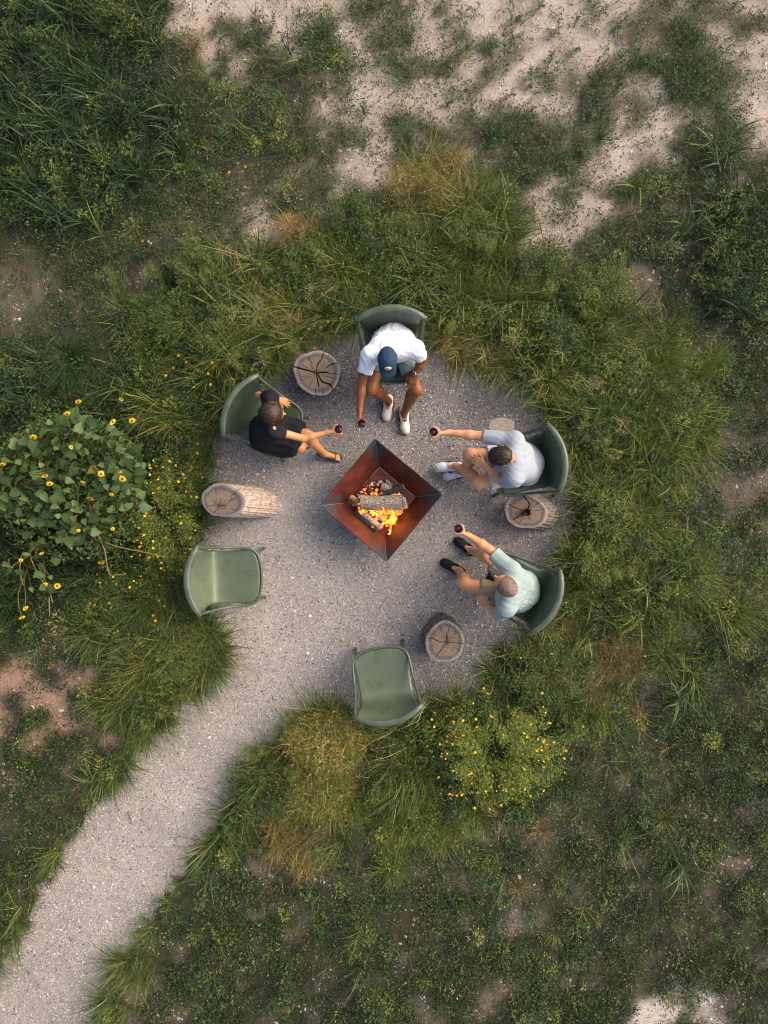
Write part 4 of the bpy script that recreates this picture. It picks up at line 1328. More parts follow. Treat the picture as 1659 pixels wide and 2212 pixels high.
def hand_rest(S_, wrist, tip, normal, side, rs=1.0, curl=.5):
    """relaxed hand lying palm down; side=+1: thumb on the left of the pointing direction"""
    w0, t0 = np.array(wrist), np.array(tip)
    d = nrm(t0 - w0); n_ = nrm(np.array(normal) - d * (np.array(normal) @ d)); lat = np.cross(n_, d)
    kn = []
    for i, o in enumerate((.030, .010, -.011, -.030)):
        k_ = w0 + d * (.085 - abs(i - 1) * .006) * rs + lat * o * side * rs
        kn.append(k_)
        S_.cone(w0 + lat * o * .45 * side, k_, .018 * rs, .0125 * rs, .016)
    for i, k_ in enumerate(kn):
        L = (.070, .080, .074, .058)[i] * rs
        sp = (.16, .04, -.07, -.2)[i]
        fd = nrm(d + lat * side * sp)
        r = (.0088, .009, .0086, .0075)[i] * rs
        a = k_ + fd * L * .45 - n_ * L * .10
        b_ = a + nrm(fd - n_ * curl) * L * .32
        c = b_ + nrm(fd - n_ * curl * 2) * L * .26
        S_.cone(k_, a, r * 1.1, r, .006).cone(a, b_, r, r * .95, .005).cone(b_, c, r * .95, r * .8, .005)
    tb = w0 + d * .025 + lat * side * .024
    t1 = tb + nrm(d * .75 + lat * side * .75 - n_ * .2) * .045 * rs
    t2 = t1 + nrm(d + lat * side * .25 - n_ * .3) * .034 * rs
    S_.cone(w0 + d * .01, tb, .018 * rs, .0145 * rs, .012).cone(tb, t1, .0145 * rs, .0105 * rs, .01).cone(t1, t2, .0105 * rs, .008 * rs, .006)

class Person:
    def __init__(self, P, f, face, label, skin, scale=1.0, female=False, base=None):
        self.J = {k: (W(*v) if k not in ('R_glass',) else W(*v)) for k, v in P.items()}
        self.f = nrm((*f, 0)); self.face = nrm(face); self.s = scale; self.fem = female
        self.skin = skin
        b0 = base
        self.root = thing('person', (b0[0], b0[1], 0), label, 'person')
        self.lat = np.cross((0, 0, 1), self.f)        # person's left
        J = self.J
        self.up = nrm(J['neck'] - J['pelvis'])
        fu = nrm(self.face); hu = nrm(np.array([0, 0, 1.0]) - fu * fu[2]) if abs(fu[2]) < .9 else nrm(-self.f)
        self.hu = hu; self.hr = np.cross(hu, fu)      # head up / head left
        self.report(P)
    def report(self, P):
        J = self.J; d = lambda a, b_: round(float(np.linalg.norm(J[a] - J[b_])), 2)
        print(self.root['label'][:30], 'armR', d('R_sh', 'R_el'), d('R_el', 'R_wr'), 'armL', d('L_sh', 'L_el'), d('L_el', 'L_wr'), 'legR', d('R_hip', 'R_kn'), d('R_kn', 'R_an'), 'legL', d('L_hip', 'L_kn'), d('L_kn', 'L_an'), 'torso', d('pelvis', 'neck'))
    def torso(self, S_, inf=0.0):
        J, s, L = self.J, self.s, self.lat
        ch = J['pelvis'] * .38 + J['neck'] * .62
        wv = .075 if not self.fem else .055
        fw = np.cross(self.up, -L); fw = nrm(fw)
        for sg in (1, -1):
            S_.cone(J['pelvis'] + L * sg * wv * 1.1, J['pelvis'] * .6 + J['neck'] * .4 + L * sg * wv * .85, (.118 if not self.fem else .122) * s + inf, (.108 if not self.fem else .09) * s + inf, .05)
            S_.cone(J['pelvis'] * .6 + J['neck'] * .4 + L * sg * wv * .85, ch + L * sg * wv * 1.15 + self.up * .05, (.108 if not self.fem else .09) * s + inf, (.105 if not self.fem else .088) * s + inf, .05)
        for sd in ('R', 'L'):
            S_.cone(ch + self.up * .05, J[sd + '_sh'] - self.up * .02, .085 * s + inf, (.062 if not self.fem else .052) * s + inf, .06)
            S_.cone(J['neck'] - self.up * .03, J[sd + '_sh'], .056 * s + inf, (.056 if not self.fem else .046) * s + inf, .05)
        S_.cone(J['pelvis'] - self.f * .05, J['pelvis'] + self.f * .02, .12 * s + inf, .115 * s + inf, .05)
    def limb_arm(self, S_, sd, inf=0.0, to=1.0, clip=True):
        J, s = self.J, self.s * (.82 if self.fem else 1)
        a, e = J[sd + '_sh'], J[sd + '_el']
        end = a + (e - a) * to
        d = nrm(e - a)
        cl = [(end, d)] if (clip and to < 1) else []
        S_.cone(a, end + d * (.05 if cl else 0), .056 * s + inf, (.056 + (.042 - .056) * to) * s + inf * 1.25, .035, cl)
    def limb_leg(self, S_, sd, inf=0.0, to=1.0, k=.05):
        J, s = self.J, self.s * (.92 if self.fem else 1)
        a, e = J[sd + '_hip'], J[sd + '_kn']
        end = a + (e - a) * to; d = nrm(e - a)
        cl = [(end, d)] if to < 1 else []
        S_.cone(a, end + d * (.05 if cl else 0), .090 * s + inf, (.090 - .034 * to) * s + inf * 1.3, k, cl)
    def body(self, hands, barefoot=()):
        J, s = self.J, self.s
        S_ = SDF()
        self.torso(S_)
        for sd in ('R', 'L'):
            self.limb_arm(S_, sd, clip=False)
            q = .82 if self.fem else 1
            el_, wr = J[sd + '_el'], J[sd + '_wr']
            S_.cone(el_, el_ * .65 + wr * .35, .041 * s * q, .043 * s * q, .02)
            S_.cone(el_ * .65 + wr * .35, wr, .043 * s * q, .027 * s * q, .02)
            self.limb_leg(S_, sd)
            kn, an = J[sd + '_kn'], J[sd + '_an']
            q = .92 if self.fem else 1
            back = -self.f * .02
            S_.cone(kn, kn, .060 * s * q, None, .03)
            S_.cone(kn, kn * .62 + an * .38 + back, .052 * s * q, .058 * s * q, .03)
            S_.cone(kn * .62 + an * .38 + back, an, .058 * s * q, .035 * s * q, .03)
            to = J[sd + '_toe']
            fd = nrm((to - an) * (1, 1, 0))
            heel = np.array([an[0], an[1], max(an[2] - .07, .03)]) - fd * .03
            sole_z = to[2]
            S_.cone(an, heel + (0, 0, .005), .033, .030, .02).cone(an, to * .55 + an * .45 * (1, 1, 0) + (0, 0, sole_z * .45 + .012), .034, .030, .02)
            lt_ = np.cross((0, 0, 1), fd) * (1 if sd == 'L' else -1)
            if sd in barefoot:
                for i in range(5):
                    o = (-.026, -.009, .006, .019, .030)[i]; r = (.012, .009, .0085, .008, .0075)[i]
                    e_ = to + lt_ * o - fd * (.0, .003, .010, .018, .028)[i] + (0, 0, -.008)
                    S_.cone(to - fd * .07 + lt_ * o * .8 + (0, 0, .006), e_, r * 1.25, r, .007)
            else:
                S_.cone(heel, to - fd * .03, .03, .03, .02)
        # neck and head
        hc, fu, hu, hr = J['head'], self.face, self.hu, self.hr
        hs = s * (.95 if self.fem else 1)
        S_.cone(J['neck'] - self.up * .04, hc - hu * .06 * hs - fu * .02, .054 * s * (.85 if self.fem else 1), .050 * s * (.85 if self.fem else 1), .03)
        A = np.array([fu, hr, hu])
        S_.ell(hc + hu * .025 * hs - fu * .012, A, np.array([.098, .076, .092]) * hs, .02)
        S_.ell(hc - hu * .03 * hs + fu * .018 * hs, A, np.array([.078, .062, .082]) * hs, .03)
        S_.cone(hc - hu * .075 * hs + fu * .05 * hs, hc - hu * .10 * hs + fu * .062 * hs, .036 * hs, .024 * hs, .025)
        S_.cone(hc + fu * .090 * hs + hu * .012, hc + fu * .116 * hs - hu * .03 * hs, .008, .0125, .012)
        for sg in (1, -1):
            S_.cone(hc + fu * .108 * hs - hu * .034 * hs, hc + fu * .1 * hs - hu * .036 * hs + hr * sg * .011, .008, .007, .006)
            S_.cone(hc + fu * .082 * hs + hu * .022 * hs + hr * sg * .012, hc + fu * .068 * hs + hu * .020 * hs + hr * sg * .045, .011, .010, .012)
            S_.ball(hc + fu * .058 * hs - hu * .02 * hs + hr * sg * .040, .022, .02)
            S_.ell(hc - fu * .008 + hr * sg * .080 * hs - hu * .008, np.array([nrm(fu - hr * sg * .35), nrm(hr + fu * sg * .35), hu]), np.array([.021, .009, .033]) * hs, .008)
        S_.cone(hc + fu * .092 * hs - hu * .060 * hs - hr * .018, hc + fu * .092 * hs - hu * .060 * hs + hr * .018, .008, .008, .008)
        S_.cone(hc + fu * .088 * hs - hu * .074 * hs - hr * .015, hc + fu * .088 * hs - hu * .074 * hs + hr * .015, .009, .009, .008)
        hands(S_)
        self.part('body', S_, .0088, self.skin)
        white = EYE_W; iris = EYE_D
        for sg in (1, -1):
            ec = hc + fu * .076 * hs - hu * .002 * hs + hr * sg * .031 * hs
            e_ = SDF().ball(ec, .0118, 0)
            o = self.part('eye', e_, .0035, white)
            i_ = SDF().ball(ec + fu * .0080, .0062, 0)
            v_, f_ = i_.mesh(.002)
            world_part('iris', v_, f_, iris, o)
    def part(self, name, S_, h, mat, clips=(), field=None, parent=None):
        v_, f_ = S_.mesh(h, clips, field)
        return world_part(name, v_, f_, mat, parent or self.root)

EYE_W = mat_noise('eye_white', (.75, .73, .70), (.8, .78, .76), 5, .3)
EYE_D = mat_noise('dark_iris', (.03, .02, .015), (.06, .035, .02), 5, .2)
SK1 = mat_skin('deep_brown_skin', (.165, .050, .016), (.23, .078, .027))
SK2 = mat_skin('tanned_skin', (.52, .215, .085), (.60, .27, .115))
SK3 = mat_skin('fair_skin', (.58, .265, .135), (.66, .33, .18))
SK4 = mat_skin('ruddy_skin', (.56, .24, .11), (.64, .30, .15))

def shoe(P_, sd, upper, sole, sole_h=.026, mark=None, laces=None, open_top=True, wide=1.0, name='shoe'):
    J = P_.J; an, to = J[sd + '_an'], J[sd + '_toe']
    fd = nrm((to - an) * (1, 1, 0)); lt_ = np.cross((0, 0, 1), fd)
    zb = max(0.004, to[2] - .03)
    heel = np.array([an[0], an[1], zb]) - fd * .035
    toe = np.array([to[0], to[1], zb])
    L = np.linalg.norm(toe - heel)
    S_ = SDF()
    S_.cone(heel + (0, 0, .045), heel + fd * .07 + (0, 0, .045), .041, .043, .02)
    S_.cone(heel + (0, 0, .055), heel + fd * .05 + (0, 0, .075), .036, .040, .02)
    S_.cone(heel + fd * .06 + (0, 0, .055), heel + fd * L * .72 + (0, 0, .036), .042, .043 * wide, .03)
    S_.cone(heel + fd * L * .7 - lt_ * .006 + (0, 0, .032), toe - fd * .040 + (0, 0, .030), .044 * wide, .038 * wide, .03)
    S_.cut(an + (0, 0, .045), .034 if open_top else .001)
    up_ = P_.part(name, S_, .0055, upper, [(heel + (0, 0, sole_h - .008), np.array([0, 0, -1.0]))])
    B = SDF()
    B.cone(heel + (0, 0, .02), heel + fd * .08 + (0, 0, .02), .049, .047, .02)
    B.cone(heel + fd * .08 + (0, 0, .02), toe - fd * .040 + (0, 0, .02), .047, .047 * wide, .02)
    P_.part('sole', B, .0055, sole, [(heel + (0, 0, sole_h), np.array([0, 0, 1.0])), (heel, np.array([0, 0, -1.0]))], None, up_)
    def on_side(t_, z, sg):              # a point on the shoe's flank
        wdt = .0545 - .005 * t_
        return heel + fd * L * t_ + lt_ * sg * wdt + (0, 0, z)
    if mark:
        for sg in (1, -1):
            pts = [on_side(.46, .046, sg), on_side(.42, .036, sg), on_side(.32, .040, sg), on_side(.20, .054, sg), on_side(.08, .072, sg)]
            pts = [p + lt_ * sg * (.001 - .28 * max(0, p[2] - zb - .042)) for p in pts]
            v_, f_ = tube(catmull(pts, 4), list(np.interp(np.linspace(0, 1, 17), [0, .2, .5, 1], [.004, .009, .008, .002])), 6)
            world_part('side_stripe', v_, f_, mark, up_)
    if laces:
        pts = []
        for i in range(6):
            c = heel + fd * (.095 + .018 * i) + (0, 0, .094 - .0062 * i)
            pts.append((c - lt_ * .018, c + (0, 0, .004), c + lt_ * .018))
        prt = [tube(np.array(q), .0028, 5) for q in pts]
        c = heel + fd * .092 + (0, 0, .098)
        for sg in (1, -1):
            prt.append(tube(catmull([c, c + lt_ * sg * .03 + fd * .01, c + lt_ * sg * .045 + fd * .03 - (0, 0, .02), c + lt_ * sg * .02 + fd * .025, c], 4), .0022, 5))
        v_, f_, _ = merge(prt)
        world_part('laces', v_, f_, laces, up_)
    return up_

M_GLASS, t, b = newmat('clear_glass')
b.inputs['Base Color'].default_value = (.95, .96, .96, 1); b.inputs['Roughness'].default_value = .03
tr = N(t, 'ShaderNodeBsdfTransparent'); tr.inputs[0].default_value = (.93, .92, .92, 1)
gl = N(t, 'ShaderNodeBsdfGlossy'); gl.inputs['Roughness'].default_value = .04
fr = N(t, 'ShaderNodeFresnel'); fr.inputs[0].default_value = 1.5
mixg = N(t, 'ShaderNodeMixShader'); t.links.new(fr.outputs[0], mixg.inputs[0]); t.links.new(tr.outputs[0], mixg.inputs[1]); t.links.new(gl.outputs[0], mixg.inputs[2])
dfs = N(t, 'ShaderNodeBsdfDiffuse'); dfs.inputs[0].default_value = (.75, .78, .80, 1)
mixd = N(t, 'ShaderNodeMixShader'); mixd.inputs[0].default_value = .16
t.links.new(mixg.outputs[0], mixd.inputs[1]); t.links.new(dfs.outputs[0], mixd.inputs[2])
t.links.new(mixd.outputs[0], t.nodes['Material Output'].inputs['Surface'])
M_WINE = mat_noise('red_wine', (.035, .004, .012), (.055, .006, .018), 5, .12)
def wine_glass(c, label, lvl=.038, rim=.0405):
    root = thing('wine_glass', (c[0], c[1], c[2] - .052), label, 'wine glass', 'stemless glasses of red wine')
    v_, f_ = lathe([(.0001, 0), (.022, 0), (.033, .012), (.041, .04), (.0415, .06), (rim, .104), (rim - .0016, .104), (.0398, .06), (.0393, .04), (.0315, .0135), (.0001, .004)], 28)
    link('bowl', raw_mesh('bowl', v_, f_, None, True), M_GLASS, root)
    zt = .02 + lvl
    v_, f_ = lathe([(.0001, .0065), (.017, .0066), (.0265, .0165), (.0315, .04), (.0315, zt), (.0001, zt)], 28)
    link('wine', raw_mesh('wine', v_, f_, None, True), M_WINE, root)
    return root

def hair_strands(P_, hair_o, n, L, cols, wd=.0028):
    me_ = hair_o.data
    co = np.array([v.co[:] for v in me_.vertices]); no = np.array([v.normal[:] for v in me_.vertices])
    off = np.array(P_.root.location)
    up_ok = (no @ P_.hu) > -.35
    k = rng.choice(np.where(up_ok)[0], n)
    p0, nn = co[k], no[k]
    rel = p0 + off - P_.J['head']
    sw = -P_.face[None] * .9 + np.cross(nn, P_.hu[None]) * .5 + P_.hr[None] * (rel @ P_.hr)[:, None] * 9 - P_.hu[None] * .25 + rng.normal(0, .28, (n, 3))
    d = sw - nn * (sw * nn).sum(1)[:, None]; d /= np.linalg.norm(d, axis=1)[:, None] + 1e-9
    s_ = np.cross(d, nn) * (wd / 2)
    l = (L * rng.uniform(.6, 1.3, n))[:, None]
    m1, tp = p0 + d * l * .5 + nn * .006, p0 + d * l + nn * rng.uniform(-.004, .004, n)[:, None]
    b0 = p0 + nn * .0005
    V = np.stack([b0 - s_, b0 + s_, m1 - s_, m1 + s_, tp], 1).reshape(-1, 3)
    T = (np.array([(0, 1, 3), (0, 3, 2), (2, 3, 4)])[None] + (np.arange(n) * 5)[:, None, None]).reshape(-1, 3)
    C = np.repeat(jit3(cols, n)[:, None], 5, 1).reshape(-1, 3)
    link('hair_strands', raw_mesh('hair_strands', V, T, C, True), M_STRAND, hair_o)
def jit3(cols, n): return np.array(cols)[rng.choice(len(cols), n)] * rng.uniform(.7, 1.35, n)[:, None]
M_STRAND = mat_attr('hair_strand', .45, 0, .5)

# ---- the man in the blue cap
P1 = Person(dict(pelvis=(850, 738, .51), neck=(840, 760, 1.00), head=(837, 776, 1.15), R_sh=(799, 768, .95), L_sh=(896, 754, .95),
                 R_el=(781, 825, .84), R_wr=(777, 886, .80), R_glass=(781, 916, .80), L_el=(913, 776, .70), L_wr=(897, 810, .615), L_tip=(886, 840, .56),
                 R_hip=(826, 752, .5), L_hip=(872, 750, .5), R_kn=(801, 840, .52), L_kn=(899, 842, .51), R_an=(839, 866, .10), L_an=(873, 891, .10), R_toe=(834, 910, .034), L_toe=(877, 939, .034)),
            (.02, -1), (.03, -.86, -.45), 'man in a navy cap and blue-striped white shirt with shorts', SK1, 1.03, base=(.10, 1.62))
J = P1.J
def h1(S_):
    hand_grip(S_, J['R_wr'], J['R_glass'], 1)
    hand_rest(S_, J['L_wr'], J['L_tip'], (.1, 0, 1), -1, 1.05, .4)
P1.body(h1)
M_SH1 = mat_stripe('blue_striped_cotton', (.56, .59, .73), (.78, .78, .81), (1, .18, .1), .0125, .36)
M_SH1S = mat_cloth('white_cotton', (.76, .77, .82), .03)
Q = SDF(); P1.torso(Q, .016)
for sd in 'RL': P1.limb_arm(Q, sd, .019, .64)
Q.cut(J['neck'] + P1.up * .075 + P1.f * .01, .062)
P1.part('shirt', Q, .0095, M_SH1, [(J['pelvis'] - P1.up * .06, -P1.up)], folds(.0030, 1, (1, .3, .5), 70))
Q = SDF()
for sg in (1, -1):
    Q.cone(J['neck'] + P1.up * .028 + P1.lat * sg * .012 - P1.f * .035, J['neck'] + P1.up * .012 + P1.lat * sg * .062 + P1.f * .02, .018, .014, .01)
    Q.cone(J['neck'] + P1.up * .012 + P1.lat * sg * .062 + P1.f * .02, J['neck'] - P1.up * .02 + P1.lat * sg * .04 + P1.f * .085, .014, .012, .01)
P1.part('collar', Q, .006, M_SH1S)
M_SHORT1 = mat_cloth('grey_green_twill', (.20, .27, .24), .10)
Q = SDF()
Q.cone(J['pelvis'] - P1.f * .06 - (0, 0, .02), J['pelvis'] + P1.f * .05, .135, .125, .05)
for sd in 'RL': P1.limb_leg(Q, sd, .020, .60)
P1.part('shorts', Q, .010, M_SHORT1, (), folds(.0035, 4, (.2, 1, .3), 60))
M_OFFW = mat_cloth('off_white_leather', (.66, .63, .56), .06, .6); M_GUM = mat_noise('gum_rubber', (.40, .17, .05), (.52, .25, .09), 20, .6)
M_NAVY = mat_cloth('navy_leather', (.02, .025, .06), .1, .5); M_LACE = mat_cloth('cream_lace', (.72, .69, .62), .05)
for sd in 'RL': shoe(P1, sd, M_OFFW, M_GUM, .026, M_NAVY, M_LACE)
# cap
M_CAP = mat_cloth('faded_navy_canvas', (.026, .050, .090), .18)
hc, fu, hu, hr = J['head'], P1.face, P1.hu, P1.hr
A = np.array([fu, hr, hu])
Q = SDF().ell(hc + hu * .040 - fu * .012, A, (.110, .090, .104), .01)
cap = P1.part('cap', Q, .0055, M_CAP, [(hc + hu * .035, -hu)], lambda x, y, z: 0 * (x + y + z) + .0008 * np.sin(np.arctan2((x - hc[0]) * hr[0] + (y - hc[1]) * hr[1] + (z - hc[2]) * hr[2], (x - hc[0]) * fu[0] + (y - hc[1]) * fu[1] + (z - hc[2]) * fu[2]) * 8))
bv = []
nb_, nr_ = 18, 7
for lay in (0, 1):
    for j in range(nr_ + 1):
        for i in range(nb_ + 1):
            th = (-1 + 2 * i / nb_) * 1.22
            q = j / nr_
            inn = np.array([math.cos(th) * .098, math.sin(th) * .087])
            out = np.array([.085 + math.cos(th) * .098, math.sin(th) * .080 * (1.0)])
            p = inn * (1 - q) + out * q
            zz = .046 - .020 * q - .16 * 1.0 * p[1] ** 2 * 9 * .25
            bv.append(hc + fu * (p[0] - .012) + hr * p[1] + hu * (zz + (.004 if lay == 0 else 0)))
bf = []
o2 = (nb_ + 1) * (nr_ + 1)
for j in range(nr_):
    for i in range(nb_):
        a = j * (nb_ + 1) + i
        bf += [(a, a + nb_ + 2, a + 1), (a, a + nb_ + 1, a + nb_ + 2), (o2 + a, o2 + a + 1, o2 + a + nb_ + 2), (o2 + a, o2 + a + nb_ + 2, o2 + a + nb_ + 1)]
for i in range(nb_):
    a = nr_ * (nb_ + 1) + i
    bf += [(a, o2 + a, o2 + a + 1), (a, o2 + a + 1, a + 1)]
world_part('brim', np.array(bv), np.array(bf), M_CAP, cap)
def on_dome(u, v, lift=.002):
    """u: forward angle from the crown, v: sideways, on the cap dome"""
    d = np.array([math.sin(u) * math.cos(v), math.sin(v), math.cos(u) * math.cos(v)])
    s_ = np.array([.110, .090, .104]) + lift
    r = 1 / math.sqrt(((d / s_) ** 2).sum())
    return hc + hu * .040 - fu * .012 + (fu * d[0] + hr * d[1] + hu * d[2]) * r
def dome_disc(u0, ru, rv, lift):
    pts = [on_dome(u0, 0, lift)] + [on_dome(u0 + ru * math.sin(a), rv * math.cos(a), lift) for a in np.linspace(0, 6.283, 25)[:-1]]
    pts += [on_dome(u0 + ru * math.sin(a), rv * math.cos(a), lift - .003) for a in np.linspace(0, 6.283, 25)[:-1]]
    fs = [(0, 1 + (k + 1) % 24, 1 + k) for k in range(24)] + sum([[(1 + k, 1 + (k + 1) % 24, 25 + (k + 1) % 24), (1 + k, 25 + (k + 1) % 24, 25 + k)] for k in range(24)], [])
    return np.array(pts), np.array(fs)
M_PATCH = mat_noise('beige_patch', (.66, .50, .40), (.72, .56, .45), 60, .8); M_EMB = mat_noise('orange_thread', (.50, .20, .07), (.42, .26, .16), 50, .8)
v_, f_ = dome_disc(.60, .20, .30, .0045); world_part('cap_patch', v_, f_, M_PATCH, cap)
v_, f_ = dome_disc(.59, .09, .14, .0060); world_part('patch_emblem', v_, f_, M_EMB, cap)
Q = SDF().ball(on_dome(0, 0, .0), .007, 0); P1.part('cap_button', Q, .003, M_CAP, parent=cap)
Q = SDF().ell(hc + hu * .015 - fu * .016, A, (.103, .082, .095), .01)
P1.part('hair', Q, .006, mat_noise('black_hair', (.012, .010, .009), (.03, .025, .02), 90, .8), [(hc + hu * .045, hu), (hc + fu * .02, nrm(fu * .9 - hu * .1)), (hc - hu * .035, -hu)])
# watch
wd_ = nrm(J['L_wr'] - J['L_el']); wp = J['L_wr'] - wd_ * .022
s_ = np.cross(wd_, (0, 0, 1)); s_ /= np.linalg.norm(s_); u_ = np.cross(s_, wd_)
ring_ = [wp + (s_ * math.cos(a) + u_ * math.sin(a)) * .034 for a in np.linspace(0, 2 * math.pi, 25)]
v_, f_ = tube(np.array(ring_), .0085, 6, .3, False)
wt = world_part('watch_strap', v_, f_, mat_noise('blue_strap', (.06, .13, .33), (.08, .17, .40), 20, .6), P1.root)
v_, f_ = tube([wp + u_ * .032 + s_ * .010, wp + u_ * .042 + s_ * .012], [.021, .019], 4, 1)
world_part('watch_case', v_, f_, mat_noise('silver_case', (.5, .5, .52), (.6, .6, .62), 20, .3), wt, None, False)
v_, f_ = tube([wp + u_ * .0415 + s_ * .012, wp + u_ * .0435 + s_ * .0125], [.0165, .0155], 4, 1)
world_part('watch_screen', v_, f_, mat_noise('black_screen', (.008, .008, .01), (.012, .012, .014), 20, .1), wt, None, False)
wine_glass(J['R_glass'], 'wine glass held by the man in the navy cap')

# ---- the person in the black dress
P2 = Person(dict(pelvis=(577, 930, .51), neck=(585, 899, .99), head=(592, 893, 1.13), L_sh=(585, 860, .95), R_sh=(590, 930, .94),
                 L_el=(558, 854, .70), L_wr=(602, 862, .53), L_tip=(632, 876, .465), R_el=(655, 947, .82), R_wr=(707, 934, .82), R_glass=(732, 928, .82),
                 L_hip=(592, 914, .5), R_hip=(577, 946, .5), L_kn=(663, 940, .53), R_kn=(648, 966, .50), L_an=(700, 980, .10), R_an=(634, 948, .10), L_toe=(735, 990, .034), R_toe=(668, 962, .034)),
            (.87, -.49), (.955, .02, -.30), 'person in a black dress and green sandals with brown pinned-up hair', SK2, .95, True, base=(-1.18, .90))
J = P2.J
def h2(S_):
    hand_grip(S_, J['R_wr'], J['R_glass'], 1, .9)
    hand_rest(S_, J['L_wr'], J['L_tip'], (0, .1, 1), -1, .92, .45)
P2.body(h2, ('L', 'R'))
M_DRESS = mat_cloth('black_jersey', (.011, .011, .013), .25, .85)
Q = SDF(); P2.torso(Q, .018)
for sd, to in (('L', .84), ('R', .80)):
    P2.limb_leg(Q, sd, .030, to, .07)
fl = J['R_kn'] * .55 + J['L_kn'] * .45
Q.cone(J['pelvis'] + P2.f * .05, J['pelvis'] + P2.f * .30, .115, .10, .08, [(J['pelvis'] + P2.f * .36, P2.f)])
Q.cone(J['pelvis'] - P2.lat * .12 + (0, 0, .0), J['R_hip'] + (J['R_kn'] - J['R_hip']) * .55 - P2.lat * .085 - (0, 0, .03), .10, .07, .07)
Q.cone(J['pelvis'] + P2.lat * .08, J['L_hip'] + (J['L_kn'] - J['L_hip']) * .6 + P2.lat * .05 - (0, 0, .03), .09, .07, .07)
for sd in 'RL':
    P2.limb_arm(Q, sd, .020, .42)
P2.part('dress', Q, .010, M_DRESS, [(J['neck'] + P2.up * .01 + P2.f * .02, nrm(P2.up + P2.f * .35))], folds(.005, 6, (.5, .9, .2), 48))
M_HAIR2 = mat_noise('brown_hair', (.022, .012, .007), (.075, .042, .022), 60, .55, 120, .5, .004, c3=(.15, .085, .045))
hc, fu, hu, hr = J['head'], P2.face, P2.hu, P2.hr
A = np.array([fu, hr, hu])
def strands(amp, c, fr=150):
    def f(x, y, z):
        q = (x - c[0]) * hr[0] + (y - c[1]) * hr[1] + (z - c[2]) * hr[2]
        p = (x - c[0]) * fu[0] + (y - c[1]) * fu[1] + (z - c[2]) * fu[2]
        return amp * .55 * (np.sin(q * fr * 1.9 + 2 * np.sin(p * 26)) + .8 * np.sin(q * fr * 3.3 + p * 90))
    return f
Q = SDF().ell(hc + hu * .030 - fu * .020, A, (.103, .088, .094), .02).ball(hc - fu * .085 + hu * .01 + hr * .015, .038, .03).ball(hc - fu * .10 - hu * .02, .030, .03)
hair = P2.part('hair', Q, .0055, M_HAIR2, [(hc + fu * .048 + hu * .03, nrm(fu * .95 - hu * .35)), (hc - hu * .065, -hu)], strands(.0022, hc))
hair_strands(P2, hair, 1500, .045, [(.018, .010, .006), (.034, .019, .010), (.058, .033, .018), (.10, .058, .030)])
v_, f_ = tube([hc - fu * .07 + hu * .055 + hr * .075, hc - fu * .02 + hu * .06 + hr * .088, hc + fu * .02 + hu * .045 + hr * .088], [.008, .011, .007], 8)
world_part('hair_clip', v_, f_, mat_noise('tortoiseshell', (.10, .05, .02), (.25, .13, .05), 40, .25), hair)
Q = SDF().cone(hc - hr * .083 - hu * .045, hc - hr * .085 - hu * .075, .003, .0045, .003)
P2.part('earring', Q, .002, mat_noise('brass', (.55, .38, .13), (.65, .46, .18), 10, .3))
v_, f_ = tube(np.array([J['L_wr'] - nrm(J['L_wr'] - J['L_el']) * .03 + (np.cross(nrm(J['L_wr'] - J['L_el']), (0, 0, 1)) * math.cos(a) + np.array([0, 0, 1]) * math.sin(a)) * .028 for a in np.linspace(0, 6.283, 21)]), .0028, 6, 1, False)
world_part('bracelet', v_, f_, mat_noise('brown_cord', (.12, .05, .02), (.2, .09, .04), 40, .7), P2.root)
M_SAND = mat_noise('olive_rubber', (.045, .062, .048), (.075, .098, .075), 25, .55)
for sd in 'LR':
    an, to = J[sd + '_an'], J[sd + '_toe']
    fd = nrm((to - an) * (1, 1, 0)); lt_ = np.cross((0, 0, 1), fd)
    heel = np.array([an[0], an[1], .0]) - fd * .038; toe = np.array([to[0], to[1], 0])
    B = SDF().cone(heel + (0, 0, .016), heel + fd * .08 + (0, 0, .016), .042, .040, .02).cone(heel + fd * .08 + (0, 0, .016), toe - fd * .025 + (0, 0, .016), .040, .046, .02)
    sn_ = P2.part('sandal', B, .0055, M_SAND, [(np.array([0, 0, .026]), np.array([0, 0, 1.0])), (np.array([0, 0, .004]), np.array([0, 0, -1.0]))])
    Lf = np.linalg.norm(toe - heel)
    for t_, hz_, wb in ((.52, .078, .016), (.72, .062, .014)):
        c = heel + fd * Lf * t_
        arc = [c + lt_ * math.cos(a) * .047 + np.array([0, 0, .018 + math.sin(a) * (hz_ - .018)]) for a in np.linspace(-.1, math.pi + .1, 15)]
        V_ = []
        for p in arc:
            rad = nrm(p - c - (0, 0, .02))
            V_ += [p - fd * wb, p + fd * wb, p + fd * wb + rad * .004, p - fd * wb + rad * .004]
        Fq = []
        for i in range(len(arc) - 1):
            for k in range(4):
                a, b2 = i * 4 + k, i * 4 + (k + 1) % 4
                Fq += [(a, b2, b2 + 4), (a, b2 + 4, a + 4)]
        world_part('strap', np.array(V_), np.array(Fq), M_SAND, sn_)
wine_glass(J['R_glass'], 'wine glass held by the person in the black dress')

